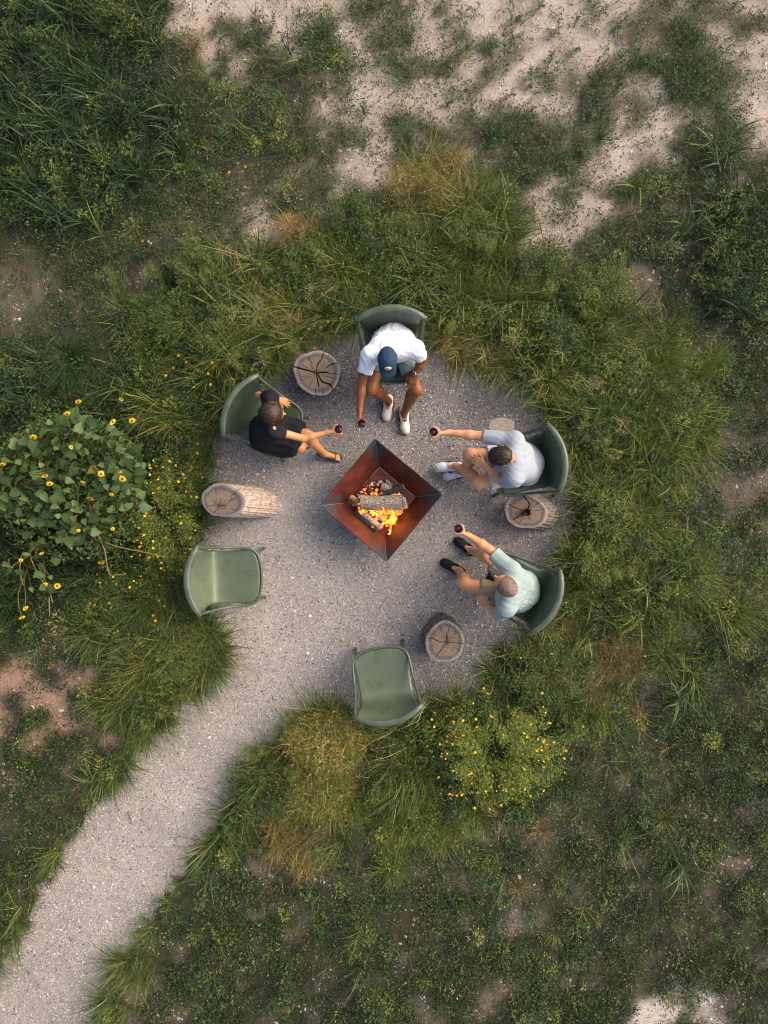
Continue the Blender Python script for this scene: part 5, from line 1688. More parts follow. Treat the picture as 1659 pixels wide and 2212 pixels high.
# ---- the man in the pale grey-blue shirt
P3 = Person(dict(pelvis=(1134, 1002, .51), neck=(1106, 990, 1.00), head=(1082, 985, 1.125), R_sh=(1110, 951, .95), L_sh=(1110, 1032, .94),
                 R_el=(1038, 942, .87), R_wr=(970, 934, .82), R_glass=(936, 934, .82), L_el=(1087, 1043, .70), L_wr=(1046, 1006, .625), L_tip=(1014, 985, .61),
                 R_hip=(1116, 985, .5), L_hip=(1116, 1022, .5), R_kn=(1015, 982, .53), L_kn=(1034, 1043, .52), R_an=(1000, 1019, .095), L_an=(986, 1007, .15), R_toe=(958, 1030, .034), L_toe=(939, 1011, .085)),
            (-.984, -.178), (-.80, -.08, -.60), 'man in a pale grey-blue shirt with crossed legs and white trainers', SK3, 1.04, base=(1.36, .47))
J = P3.J
def h3(S_):
    hand_grip(S_, J['R_wr'], J['R_glass'], -1)
    hand_rest(S_, J['L_wr'], J['L_tip'], (0, 0, 1), -1, 1.03, .35)
P3.body(h3)
M_SH3 = mat_cloth('pale_grey_blue_jersey', (.31, .34, .385), .06)
Q = SDF(); P3.torso(Q, .018)
for sd, to in (('R', .92), ('L', .80)): P3.limb_arm(Q, sd, .017, to)
Q.cut(J['neck'] + P3.up * .075 + P3.f * .01, .062)
P3.part('shirt', Q, .0095, M_SH3, [(J['pelvis'] - P3.up * .08, -P3.up)], folds(.0030, 8, (.4, 1, .4), 62))
v_, f_ = tube(np.array([J['neck'] + P3.up * .020 + (P3.lat * math.cos(a) * .068 + P3.f * (math.sin(a) * .070 + .008) - P3.up * .03 * math.sin(a)) for a in np.linspace(0, 6.283, 33)]), .008, 6, 1, False)
world_part('collar', v_, f_, M_SH3, P3.root)
M_SHORT3 = mat_stripe('grey_striped_seersucker', (.30, .32, .37), (.60, .61, .64), (.18, 1, .1), .014, .42)
Q = SDF().cone(J['pelvis'] - P3.f * .06 - (0, 0, .02), J['pelvis'] + P3.f * .05, .135, .125, .05)
for sd, to in (('R', .66), ('L', .74)): P3.limb_leg(Q, sd, .020, to)
P3.part('shorts', Q, .010, M_SHORT3, (), folds(.003, 4, (1, .2, .3), 60))
M_HAIR3 = mat_noise('dark_brown_hair', (.010, .007, .005), (.035, .020, .012), 70, .6, 120, .5, .004, c3=(.085, .05, .03))
hc, fu, hu, hr = J['head'], P3.face, P3.hu, P3.hr
A = np.array([fu, hr, hu])
Q = SDF().ell(hc + hu * .032 - fu * .014, A, (.105, .085, .095), .02).ell(hc + hu * .06 + fu * .05, A, (.045, .06, .035), .03)
hair = P3.part('hair', Q, .0055, M_HAIR3, [(hc + fu * .060 + hu * .03, nrm(fu * .9 - hu * .45)), (hc - hu * .045, -hu)], strands(.0022, hc, 120))
hair_strands(P3, hair, 1500, .032, [(.012, .008, .006), (.025, .015, .010), (.05, .030, .019), (.085, .055, .035)])
M_WHITE = mat_cloth('white_mesh', (.70, .71, .74), .04, .7); M_WSOLE = mat_noise('white_rubber', (.68, .68, .69), (.76, .76, .76), 10, .6)
M_NAVYG = mat_cloth('dark_green_trim', (.015, .03, .032), .1, .5)
for sd in 'RL': shoe(P3, sd, M_WHITE, M_WSOLE, .030, M_NAVYG, M_WHITE, True, 1.03)
wine_glass(J['R_glass'], 'wine glass held by the man in the pale grey-blue shirt')

# ---- the man in the mint shirt
P4 = Person(dict(pelvis=(1124, 1278, .51), neck=(1100, 1270, 1.00), head=(1091, 1264, 1.14), R_sh=(1104, 1232, .95), L_sh=(1094, 1313, .94),
                 R_el=(1056, 1186, .88), R_wr=(1013, 1157, .86), R_glass=(989, 1142, .86), L_el=(1076, 1329, .70), L_wr=(1052, 1306, .61), L_tip=(1032, 1284, .60),
                 R_hip=(1114, 1262, .5), L_hip=(1104, 1290, .5), R_kn=(1054, 1203, .52), L_kn=(1004, 1261, .53), R_an=(1018, 1189, .10), L_an=(992, 1233, .10), R_toe=(983, 1165, .034), L_toe=(953, 1212, .034)),
            (-.907, .42), (-.74, .66, -.10), 'man with cropped greying hair in a mint shirt and khaki shorts', SK4, 1.03, base=(1.32, -.77))
J = P4.J
def h4(S_):
    hand_grip(S_, J['R_wr'], J['R_glass'], -1)
    hand_rest(S_, J['L_wr'], J['L_tip'], (0, 0, 1), -1, 1.03, .4)
P4.body(h4)
M_SH4 = mat_cloth('mint_cotton', (.275, .35, .335), .08)
Q = SDF(); P4.torso(Q, .020)
for sd, to in (('R', .80), ('L', .82)): P4.limb_arm(Q, sd, .020, to)
Q.cut(J['neck'] + P4.up * .075 + P4.f * .01, .062)
P4.part('shirt', Q, .0095, M_SH4, [(J['pelvis'] - P4.up * .08, -P4.up)], folds(.0034, 11, (.6, .8, .4), 66))
v_, f_ = tube(np.array([J['neck'] + P4.up * .022 + (P4.lat * math.cos(a) * .068 + P4.f * (math.sin(a) * .068 + .004) - P4.up * .028 * math.sin(a)) for a in np.linspace(0, 6.283, 33)]), .011, 6, 1, False)
world_part('collar', v_, f_, M_SH4, P4.root)
M_KHAKI = mat_cloth('khaki_twill', (.32, .25, .17), .10)
Q = SDF().cone(J['pelvis'] - P4.f * .06 - (0, 0, .02), J['pelvis'] + P4.f * .05, .135, .125, .05)
for sd, to in (('R', .80), ('L', .70)): P4.limb_leg(Q, sd, .024, to)
P4.part('shorts', Q, .010, M_KHAKI, (), folds(.0045, 14, (.5, .8, .3), 62))
M_HAIR4 = mat_noise('greying_stubble', (.17, .10, .072), (.34, .225, .17), 150, .8, 200, .4, .002)
hc, fu, hu, hr = J['head'], P4.face, P4.hu, P4.hr
A = np.array([fu, hr, hu])
Q = SDF().ell(hc + hu * .026 - fu * .014, A, (.104, .083, .101), .01)
hair = P4.part('hair', Q, .0055, M_HAIR4, [(hc + fu * .045 + hu * .03, nrm(fu * .9 - hu * .3)), (hc - hu * .03, -hu)], strands(.0008, hc, 200))
hair_strands(P4, hair, 2200, .008, [(.16, .10, .075), (.28, .19, .145), (.36, .29, .25), (.11, .07, .052)], .0022)
M_BLK = mat_cloth('black_canvas', (.012, .013, .016), .2, .75); M_BSOLE = mat_noise('black_rubber', (.012, .012, .013), (.025, .025, .026), 15, .6)
M_TAG = mat_cloth('white_tag', (.7, .7, .7), .05)
for sd in 'RL':
    o = shoe(P4, sd, M_BLK, M_BSOLE, .024, None, None, True, 1.06)
    an, to = J[sd + '_an'], J[sd + '_toe']; fd = nrm((to - an) * (1, 1, 0)); lt_ = np.cross((0, 0, 1), fd)
    c = np.array([an[0], an[1], 0]) + fd * .062 - lt_ * .026
    v_, f_ = tube([c + (0, 0, .080) - fd * .008, c + (0, 0, .078) + fd * .008], .006, 4, .5)
    world_part('shoe_tag', v_, f_, M_TAG, o, None, False)
wine_glass(J['R_glass'], 'wine glass held by the man in the mint shirt')
#@@PART4
# ------------------------------------------------------------------ individual plants and stones
def gz(x, y): return float(ground_z(np.array([x]), np.array([y]))[0])
def plant_root(name, px, py, label, cat, group=None):
    x, y, _ = W(px, py, 0)
    inside = bool(gravel_at(np.array([px]), np.array([py]))[0])
    return thing(name, (x, y, 0.0 if inside else gz(x, y)), label, cat, group)
def jitcol(cols, n, wt=None, var=.25):
    c = np.array(cols)[rng.choice(len(cols), n, p=None if wt is None else np.array(wt) / sum(wt))]
    return c * rng.uniform(1 - var, 1 + var, n)[:, None]
def veg(name, parts, parent, smooth=True, kind=None):
    V, T, C = merge(parts)
    o = link(name, raw_mesh(name, V, T, C, smooth), M_VEG, parent)
    if kind: o['kind'] = kind
    return o
def up3(n, z=0.0, r=.02):
    a = rng.uniform(0, 6.283, n); q = rng.uniform(0, 1, n) ** .5 * r
    return np.stack([np.cos(a) * q, np.sin(a) * q, np.full(n, z)], 1)

def tussock(px, py, label, n, L, wd, cols, lean=.7, curl=.8, fan=None, r=.04, cat='grass tuft', name='grass_tussock', group=None, wt=None, seeds=0):
    root = plant_root(name, px, py, label, cat, group)
    az = rng.uniform(0, 6.283, n) if fan is None else rng.normal(fan[0], fan[1], n)
    p = up3(n, 0, r)
    v, t_, c, tips = blades(p, rng.uniform(L[0], L[1], n), rng.uniform(wd[0], wd[1], n), az, np.abs(rng.normal(lean, .28, n)), rng.uniform(curl * .4, curl * 1.4, n), jitcol(cols, n, wt), 4)
    veg('blades', [(v, t_, c)], root)
    if seeds:
        k = rng.choice(n, seeds, False)
        tp = np.repeat(tips[k], 7, 0)
        m_ = len(tp)
        v, t_, c, _ = blades(tp, rng.uniform(.012, .03, m_), rng.uniform(.003, .005, m_), rng.uniform(0, 6.283, m_), rng.uniform(.6, 1.6, m_), rng.uniform(0, .4, m_), jitcol([STRAW, PAL], m_), 2)
        veg('seed_heads', [(v, t_, c)], root)
    return root

# -- big grasses one can point at
tussock(1452, 1245, 'fine-leaved green grass fountain fanning out to the right of the mint-shirted man', 900, (.30, .66), (.0025, .004), [GRN, MID, OLV, YEL, STRAW], .85, .7, (0.05, .75), .06, wt=[2, 3, 3, 2, 1], seeds=30)
tussock(150, 775, 'large dark fine grass fountain above the sunflowers at the left', 700, (.30, .60), (.003, .005), [DKG, GRN, MID, BLU], .7, .9, (-1.0, 1.1), .08)
tussock(908, 612, 'bright broad-bladed grass clump rising behind the chair of the man in the cap', 46, (.34, .66), (.010, .018), [MID, OLV, YEL, YEL], .55, 1.2, None, .06, seeds=4)
tussock(985, 545, 'broad-bladed green grass spray amid the thin grass above the pad', 34, (.30, .55), (.010, .017), [MID, OLV, YEL], .6, 1.1, None, .06)
tussock(690, 85, 'green spiky grass plant standing alone on the pale sand at the top', 60, (.14, .30), (.007, .013), [GRN, MID, BLU], .75, .6, None, .03)
tussock(28, 385, 'sword-leaved dark plant at the left edge', 42, (.30, .52), (.012, .022), [BLU, GRN, DKG], .8, .9, None, .04)
tussock(1169, 1795, 'brown dry grass tussock below the yellow-flowered bush', 320, (.10, .22), (.002, .0035), [BRN, STRAW, (.22, .15, .09)], 1.0, .4, None, .03)
tussock(1199, 2015, 'half-dry tussock low in the middle of the lower right meadow', 260, (.10, .22), (.002, .0035), [OLV, STRAW, BRN, MID], 1.0, .4, None, .03)
tussock(1060, 1872, 'olive and straw tussock left of a stony patch', 220, (.10, .22), (.002, .004), [OLV, BRN, MID, STRAW], .95, .5, None, .03)
tussock(1119, 1916, 'fine tawny tussock just right of the olive and straw one', 220, (.10, .22), (.002, .0035), [BRN, OLV, STRAW], .95, .5, None, .03)
tussock(1434, 1772, 'tawny tussock at the right of the lower meadow', 260, (.12, .26), (.002, .004), [BRN, OLV, STRAW, MID], .95, .5, None, .03)
tussock(1450, 1868, 'green rush-like tussock with bent blades at the lower right', 200, (.16, .34), (.003, .005), [GRN, MID, BLU], .85, .8, None, .04)
tussock(705, 1790, 'bare grey-brown twiggy tussock beneath the golden bush', 260, (.14, .32), (.0025, .0045), [(.13, .09, .065), BRN, (.2, .14, .1)], .95, .3, (-1.2, .8), .05)
tussock(845, 1640, 'blue-green coarse grass tussock behind the empty chair by the path', 150, (.25, .48), (.005, .008), [BLU, GRN, MID, PAL], .75, .9, None, .05)
tussock(955, 1650, 'pale radiating grass tuft on the left flank of the yellow-flowered bush', 70, (.18, .34), (.004, .006), [PAL, OLV, YEL], 1.0, .3, None, .02)
tussock(1480, 1490, 'blue-green arching grass tussock on the right side', 160, (.20, .42), (.005, .008), [BLU, GRN, MID], .75, 1.0, None, .05)
tussock(1075, 1460, 'pale coarse grass sprawling over the gravel edge below the mint-shirted man', 40, (.18, .42), (.006, .010), [PAL, MID, OLV], 1.1, .3, (2.4, 1.2), .03, seeds=4)
tussock(1290, 300, 'spreading green grass tuft on the sand at the upper right', 110, (.12, .28), (.004, .007), [GRN, MID, OLV], .9, .5, None, .04)
tussock(1495, 85, 'dark bunch grass in the sandy top right corner', 240, (.10, .20), (.003, .005), [DKG, GRN, MID], .8, .5, None, .06)
tussock(390, 340, 'dark broad-leaved grass clump in the upper left thicket', 80, (.2, .4), (.010, .018), [GRN, MID, BLU], .75, .9, None, .07)
tussock(1300, 1010, 'arching green grass clump right of the grey-blue shirted man', 90, (.25, .5), (.005, .009), [MID, OLV, YEL, PAL], .9, .8, (.2, 1.0), .06, seeds=6)

# -- windmill grasses: a stalk with a star of seed spikes
def windmill(px, py, z, n_heads, label, ci):
    root = plant_root('windmill_grass', px, py, label, 'grass plant', 'windmill grasses with star-shaped seed heads')
    nS = n_heads
    p = up3(nS, 0, .03)
    v, t_, c, tips = blades(p, rng.uniform(z * .9, z * 1.3, nS), np.full(nS, .004), rng.uniform(0, 6.283, nS), np.abs(rng.normal(.35, .2, nS)), rng.uniform(.2, .8, nS), jitcol([PAL, OLV], nS), 4)
    veg('stalks', [(v, t_, c)], root)
    for tp in tips:
        k = rng.integers(7, 12)
        v, t_, c, _ = blades(np.tile(tp, (k, 1)), rng.uniform(.09, .16, k), rng.uniform(.0035, .0055, k), np.linspace(0, 6.283, k, endpoint=False) + rng.normal(0, .2, k), rng.uniform(1.05, 1.6, k), rng.uniform(0, .35, k), jitcol([(.26, .25, .10), (.20, .22, .08), (.34, .28, .13)], k), 3)
        veg('seed_star', [(v, t_, c)], root)
    k = 18
    v, t_, c, _ = blades(up3(k, 0, .03), rng.uniform(.2, .42, k), rng.uniform(.006, .010, k), rng.uniform(0, 6.283, k), np.abs(rng.normal(.8, .3, k)), rng.uniform(.4, 1.1, k), jitcol([MID, PAL, OLV], k), 4)
    veg('blades', [(v, t_, c)], root)
WM = [(545, 655, .5, 3, 'windmill grass with several pale star seed heads beside a half-hidden stone'), (640, 665, .5, 3, 'windmill grass with straw seed stars above the cracked grey stump'), (555, 735, .4, 2, 'windmill grass leaning over the left rim of the gravel near the dark-dressed person'),
      (640, 745, .4, 2, 'windmill grass whose seed stars overhang the cracked grey stump'), (1080, 790, .4, 3, 'windmill grass spilling onto the gravel at its upper right rim'), (1215, 825, .45, 3, 'windmill grass with seed stars left of the reddish stone'),
      (1310, 850, .45, 2, 'windmill grass right of the reddish stone'), (490, 640, .4, 2, 'windmill grass leftmost in the upper grass ring'), (1090, 700, .5, 2, 'windmill grass in the grass between the two upper chairs'), (1230, 1360, .4, 2, 'windmill grass behind the chair of the mint-shirted man'), (760, 1690, .35, 2, 'windmill grass below the golden bush')]
for i, q in enumerate(WM): windmill(*q[:5], i)

# -- small leafy weeds on the sand
def weed(px, py, r, n_st, label, group, cols, leafL=(.022, .045)):
    root = plant_root('leafy_weed', px, py, label, 'weed', group)
    parts = []
    for s_ in range(n_st):
        a = rng.uniform(0, 6.283); L = r * rng.uniform(.6, 1.2)
        m_ = 7
        t_ = np.linspace(.15, 1, m_)
        pts = np.stack([np.cos(a) * L * t_, np.sin(a) * L * t_, .02 + .05 * np.sin(t_ * 2.2)], 1)
        pts = np.repeat(pts, 2, 0)
        k = len(pts)
        v, tr_, c, _ = blades(pts, rng.uniform(*leafL, k) * (1.1 - .35 * np.repeat(t_, 2)), rng.uniform(.007, .013, k), a + np.tile([.9, -.9], m_) + rng.normal(0, .35, k), rng.uniform(.9, 1.5, k), rng.uniform(0, .5, k), jitcol(cols, k), 2)
        parts.append((v, tr_, c))
        v, tr_, c, _ = blades(np.array([[0, 0, .005]]), np.array([L]), np.array([.003]), np.array([a]), np.array([1.35]), np.array([.1]), np.array([BRN]), 3)
        parts.append((v, tr_, c))
    veg('foliage', parts, root)
WP = [(945, 18), (985, 132), (1008, 112), (1058, 100), (1093, 106), (1110, 42), (1203, 72), (1242, 56), (1303, 30), (1240, 108), (957, 62), (1000, 36), (980, 198), (1100, 205), (1138, 186), (1150, 168), (1232, 362), (1268, 332), (962, 232), (930, 262), (872, 172), (1120, 335), (1235, 200), (1190, 135), (1345, 120),
      (1330, 60), (1420, 230), (1180, 300), (1240, 280), (1290, 250), (640, 40), (590, 60), (470, 60), (530, 85), (610, 110), (760, 25), (820, 20), (1080, 330), (1150, 385), (1500, 290), (1570, 215), (1610, 170), (740, 200), (780, 240), (880, 310), (1030, 30), (1160, 20)]
for i, (a, b_) in enumerate(WP):
    weed(a, b_, rng.uniform(.06, .13), rng.integers(3, 7), 'small leafy green weed rooted in the pale sand', 'leafy weeds on the sand', [GRN, MID, (.045, .075, .035), OLV])

# -- feathery herbs with bright tips
def feather(px, py, r, label):
    root = plant_root('feathery_herb', px, py, label, 'herb', 'feathery bright green herbs in the grass ring')
    parts = []
    for s_ in range(6):
        c0 = np.array([*(rng.normal(0, r * .45, 2)), rng.uniform(.22, .42)])
        k = 60
        q = rng.uniform(0, 1, k)
        v, t_, c, _ = blades(np.tile(c0, (k, 1)) - np.array([0, 0, 1]) * (q * .12)[:, None], rng.uniform(.03, .075, k), rng.uniform(.003, .005, k), rng.uniform(0, 6.283, k), rng.uniform(.5, 1.5, k), rng.uniform(0, .5, k), jitcol([(.13, .16, .03), (.10, .135, .03), (.17, .18, .04)], k), 2)
        parts.append((v, t_, c))
        v, t_, c, _ = blades(np.array([[0, 0, 0.0]]), np.array([.35]), np.array([.005]), np.array([math.atan2(c0[1], c0[0])]), np.array([.15]), np.array([.3]), np.array([OLV]), 3)
        parts.append((v, t_, c))
    veg('foliage', parts, root)
FH = [(455, 620, 'feathery herb left of the leftmost windmill grass'), (500, 700, 'feathery herb below the leftmost windmill grass'), (585, 780, 'feathery herb with yellowish tips between the dark-dressed person and the windmill grasses'), (640, 770, 'feathery yellow-tipped herb touching the upper left of the cracked grey stump'),
      (470, 760, 'feathery herb inside the olive bush up from the dark-dressed person'), (430, 540, 'feathery herb just above the leafy bush at the upper left of the ring'), (345, 600, 'feathery herb in the thin grass of the upper left, right of another feathery one'), (255, 600, 'leftmost feathery herb in the upper left grass'), (520, 790, 'feathery herb just above the chair of the dark-dressed person'),
      (1045, 560, 'feathery herb beside the leafy bush up and right of the cap man'), (1180, 640, 'feathery herb near the dark leafy bush beyond the upper right rim'), (1265, 690, 'feathery herb below the olive bush at the outer right of the upper ring'), (1290, 960, 'feathery herb right of the chair of the grey-blue shirted man'), (1250, 905, 'feathery herb above the chair of the grey-blue shirted man'),
      (1260, 1180, 'feathery herb right of the hollow stump, beside a bright bush'), (1320, 1230, 'feathery herb behind the mint-shirted man, nearest the fine grass fountain'), (560, 1610, 'feathery herb hanging over the path edge left of the golden bush'), (735, 1590, 'feathery herb at the right side of the golden bush, near the empty chair'), (620, 1560, 'feathery herb on the gravel side of the golden bush'), (690, 1640, 'feathery herb at the lower middle of the golden bush'), (770, 1620, 'feathery herb below the back of the empty chair by the path'), (640, 1660, 'feathery herb at the top of the green-gold bush'),
      (375, 1400, 'feathery herb on the grassy bank below the empty chair on the left'), (410, 1490, 'feathery herb at the gravel edge where the path begins, left side'), (1120, 1540, 'feathery herb above the yellow-flowered bush'), (340, 1050, 'feathery herb between the sunflowers and the leaning pale stump'), (960, 720, 'feathery herb right of the chair of the man in the cap')]
for a, b_, lab in FH: feather(a, b_, .11, lab)

# -- flowers
def petal_ring(n, r0, r1, wdt, droop, seed=0):
    rr = np.random.default_rng(seed)
    V, T = [], []
    for k in range(n):
        a = 2 * math.pi * k / n + rr.normal(0, .05); L = r1 * rr.uniform(.88, 1.08)
        d = np.array([math.cos(a), math.sin(a), 0]); s_ = np.array([-math.sin(a), math.cos(a), 0])
        m_ = (r0 + L) * .5
        o = len(V)
        V += [d * r0, d * m_ + s_ * wdt + (0, 0, .004 - droop * .2), d * L + (0, 0, -droop), d * m_ - s_ * wdt + (0, 0, .004 - droop * .2), d * m_ + (0, 0, -.001)]
        T += [(o, o + 4, o + 1), (o + 1, o + 4, o + 2), (o + 2, o + 4, o + 3), (o + 3, o + 4, o)]
    return np.array(V), np.array(T)
def flat_mat(name, c, rough=.6, tl=.25):
    m, t, b = newmat(name)
    cc = ramp(t, noise_tex(t, 60, 3), [(.3, tuple(np.array(c) * .85)), (.7, tuple(np.array(c) * 1.12))])
    t.links.new(cc, b.inputs['Base Color']); b.inputs['Roughness'].default_value = rough
    return m
M_PETAL = flat_mat('sunflower_petal', (.72, .43, .012)); M_PETO = flat_mat('daisy_petal', (.62, .33, .012)); M_PEA = flat_mat('pea_petal', (.78, .50, .02)); M_DISC = flat_mat('flower_disc', (.07, .035, .012)); M_BLUEF = flat_mat('blue_petal', (.10, .14, .50))
SUN_ME = [raw_mesh('petals', *petal_ring(15, .007, .037, .0085, d, i), None, False) for i, d in enumerate((.004, .010, -.006))]
for m_ in SUN_ME: m_.materials.append(M_PETAL)
dv, df = lathe([(.0001, .008), (.006, .007), (.0105, .003), (.0105, -.004), (.0001, -.006)], 12)
DISC_ME = raw_mesh('flower_disc', dv, df, None, True); DISC_ME.materials.append(M_DISC)

def heart_leaf(seed):
    rr = np.random.default_rng(seed)
    half = [(0, 0), (-.10, .16), (-.06, .34), (.12, .43), (.34, .40), (.58, .26), (.80, .11), (1.0, 0)]
    mid = [(0, 0), (.02, 0), (.06, 0), (.16, 0), (.36, 0), (.58, 0), (.80, 0), (1.0, 0)]
    V, T = [], []
    dr = rr.uniform(.10, .30)
    for (x, y) in mid: V.append((x, 0, -dr * x * x))
    for sg in (1, -1):
        for (x, y) in half:
            V.append((x, sg * y * rr.uniform(.92, 1.08), -dr * x * x + .22 * y + rr.normal(0, .02)))
    for j, sg in enumerate((1, -1)):
        o = 8 + 8 * j
        for i in range(7):
            q = [(i, o + i + 1, i + 1), (i, o + i, o + i + 1)]
            T += q if sg == -1 else [(a, c, b_) for a, b_, c in q]
    C = np.ones((24, 3)); C[:8] *= 1.25
    return np.array(V), np.array(T), C
LEAF_COL = [(.066, .112, .028), (.085, .135, .036), (.045, .082, .022), (.125, .165, .040), (.22, .18, .025)]
LEAF_ME = []
for i in range(10):
    v, t_, c = heart_leaf(i)
    ci = (0, 1, 2, 0, 1, 2, 0, 1, 3, 4)[i]
    me_ = raw_mesh('heart_leaf', v, t_, c * np.array(LEAF_COL[ci])[None], True); me_.materials.append(M_VEG); LEAF_ME.append(me_)

SFC = lambda x, y: (x * .26455, 815 + y * .26455)
SUNS = [('upper sunflower plant, bushiest, its flowers facing the dark-dressed person', (820, 560), .88), ('sunflower plant at the left edge with large flat leaves', (170, 760), .80), ('middle sunflower plant with a crossed pair of bare lower stems', (640, 1060), .85), ('lowest sunflower plant, sprawling thin over the bare corner', (280, 1420), .70)]
FLW = [(638, 200), (548, 300), (918, 360), (1078, 355), (270, 492), (458, 577), (582, 572), (18, 715), (365, 800), (405, 870), (825, 790), (975, 768), (998, 830), (668, 857), (738, 988), (910, 958), (920, 1240), (828, 1510), (82, 1552), (365, 1697), (467, 1703), (208, 1888), (180, 1968), (993, 178), (170, 1495), (640, 1255), (340, 1435)]
BIG = {0, 1, 2, 3, 4, 7, 8, 9, 10, 12, 14, 17, 18, 20, 19, 21, 22}
roots = []
for lab, c, hgt in SUNS:
    p = W(*SFC(*c), 0)
    roots.append((thing('sunflower', (p[0], p[1], gz(p[0], p[1])), lab, 'sunflower', 'sunflowers beside the pad'), p, hgt, c))
stems = {i: [] for i in range(4)}
def nearest(c):
    return int(np.argmin([math.hypot(c[0] - r[3][0], (c[1] - r[3][1])) for r in roots]))
def stem_to(i, tip, rad=.006):
    r, p, h_, _ = roots[i]
    tip = np.array(tip) - np.array(r.location)
    m1 = np.array([tip[0] * .35 + rng.normal(0, .04), tip[1] * .35 + rng.normal(0, .04), tip[2] * .6])
    m2 = np.array([tip[0] * .75 + rng.normal(0, .03), tip[1] * .75 + rng.normal(0, .03), tip[2] * .9])
    v, f_ = tube(catmull([(0, 0, 0), m1, m2, tip], 4), list(np.linspace(rad * 1.6, rad * .55, 13)), 6)
    stems[i].append((v, f_, np.tile(np.array((.15, .13, .04)) * rng.uniform(.7, 1.2), (len(v), 1))))
for k, c in enumerate(FLW):
    i = nearest(c); r, p, h_, _ = roots[i]
    z = h_ + rng.uniform(-.08, .12)
    if k in (21, 22, 17, 19, 20): z = .5
    pos = W(*SFC(*c), z)
    fo = link('flower_head', SUN_ME[k % 3], None, r)
    sc = (.95 if k in BIG else .60) * rng.uniform(.9, 1.1)
    fo.location = pos - np.array(r.location)
    tilt = rng.uniform(.5, 1.15) if k not in (0, 2, 8, 18, 21, 22) else 1.25
    azf = rng.normal(-.9, .5)
    zdir = Vector((math.cos(azf) * math.sin(tilt), math.sin(azf) * math.sin(tilt), math.cos(tilt)))
    fo.rotation_euler = zdir.to_track_quat('Z', 'Y').to_euler(); fo.scale = (sc,) * 3
    d_ = link('flower_disc', DISC_ME, None, fo)
    stem_to(i, pos - np.array(zdir) * .01)
# leaves
cand, tries = [], 0
while len(cand) < 294 and tries < 20000:
    tries += 1
    x, y = rng.uniform(-60, 1180), rng.uniform(340, 1760)
    e = ((x - 560) / 640) ** 2 + ((y - 860) / 520) ** 2
    e2 = ((x - 280) / 260) ** 2 + ((y - 1500) / 260) ** 2
    if not (e < 1 or (e2 < 1 and rng.uniform() < .35)): continue
    if x > 880 and y > 1080 and rng.uniform() < .75: continue
    if e > .75 and rng.uniform() < .4: continue
    if any((x - a) ** 2 + (y - b_) ** 2 < (40 if y < 1200 else 54) ** 2 for a, b_ in cand): continue
    cand.append((x, y))
for (x, y) in cand:
    i = nearest((x, y)); r, p, h_, _ = roots[i]
    z = h_ * rng.uniform(.55, .98)
    pos = W(*SFC(x, y), z)
    lf = link('leaf', LEAF_ME[rng.choice(10, p=[.14, .14, .14, .12, .12, .12, .1, .07, .04, .01])], None, r)
    lf.location = pos - np.array(r.location)
    out = math.atan2(pos[1] - p[1], pos[0] - p[0])
    s_ = rng.choice([.06, .08, .105, .135]) * rng.uniform(.85, 1.15)
    lf.scale = (s_, s_ * rng.uniform(.85, 1.1), s_)
    lf.rotation_euler = (rng.normal(0, .5), rng.normal(.2, .42), out + rng.normal(0, 1.2))
    if rng.uniform() < .3: stem_to(i, pos, .0045)
EXTRA = [([(780, 1250), (850, 1400), (890, 1600), (960, 1612), (1030, 1605)], 2), ([(800, 1320), (950, 1380), (1180, 1430), (1350, 1468)], 2), ([(310, 1360), (245, 1450), (330, 1640), (390, 1720), (432, 1845)], 3), ([(165, 1500), (165, 1600), (190, 1700)], 3), ([(400, 1800), (405, 1950)], 3), ([(0, 968), (90, 985), (230, 985)], 1), ([(730, 1040), (780, 1240)], 2), ([(245, 1450), (150, 1510), (60, 1570)], 3)]
for pts, i in EXTRA:
    q = np.array([W(*SFC(*c), .62 if i != 3 else .48) for c in pts]) - np.array(roots[i][0].location)
    v, f_ = tube(catmull(q, 4), .0065, 6)
    stems[i].append((v, f_, np.tile(np.array((.24, .17, .06)), (len(v), 1))))
for i in range(4): veg('stem', stems[i], roots[i][0])

for i, (lab, c, hgt) in enumerate(SUNS):       # small side leaves filling each plant
    r, p0, h_, _ = roots[i]
    m_ = (3400, 3400, 3400, 1500)[i]
    sx_ = rng.uniform(-60, 1180, m_ * 4); sy_ = rng.uniform(300, 1720, m_ * 4)
    e_ = ((sx_ - 560) / 660) ** 2 + ((sy_ - 900) / 600) ** 2
    nn_ = np.array([nearest((a, b_)) for a, b_ in zip(sx_, sy_)])
    k = np.where((e_ < 1) & (nn_ == i))[0][:m_]
    zz = h_ * rng.uniform(.25, .74, len(k))
    q = np.array([W(*SFC(a, b_), z) for a, b_, z in zip(sx_[k], sy_[k], zz)]) - np.array(r.location)
    L = rng.uniform(.02, .05, len(k))
    veg('side_leaves', [leaves(q, L, L * rng.uniform(.4, .7, len(k)), rng.uniform(0, 6.283, len(k)), rng.normal(0, .4, len(k)), jitcol([MID, (.09, .13, .03), OLV, (.12, .16, .035), GRN], len(k)))], r, False, 'stuff')

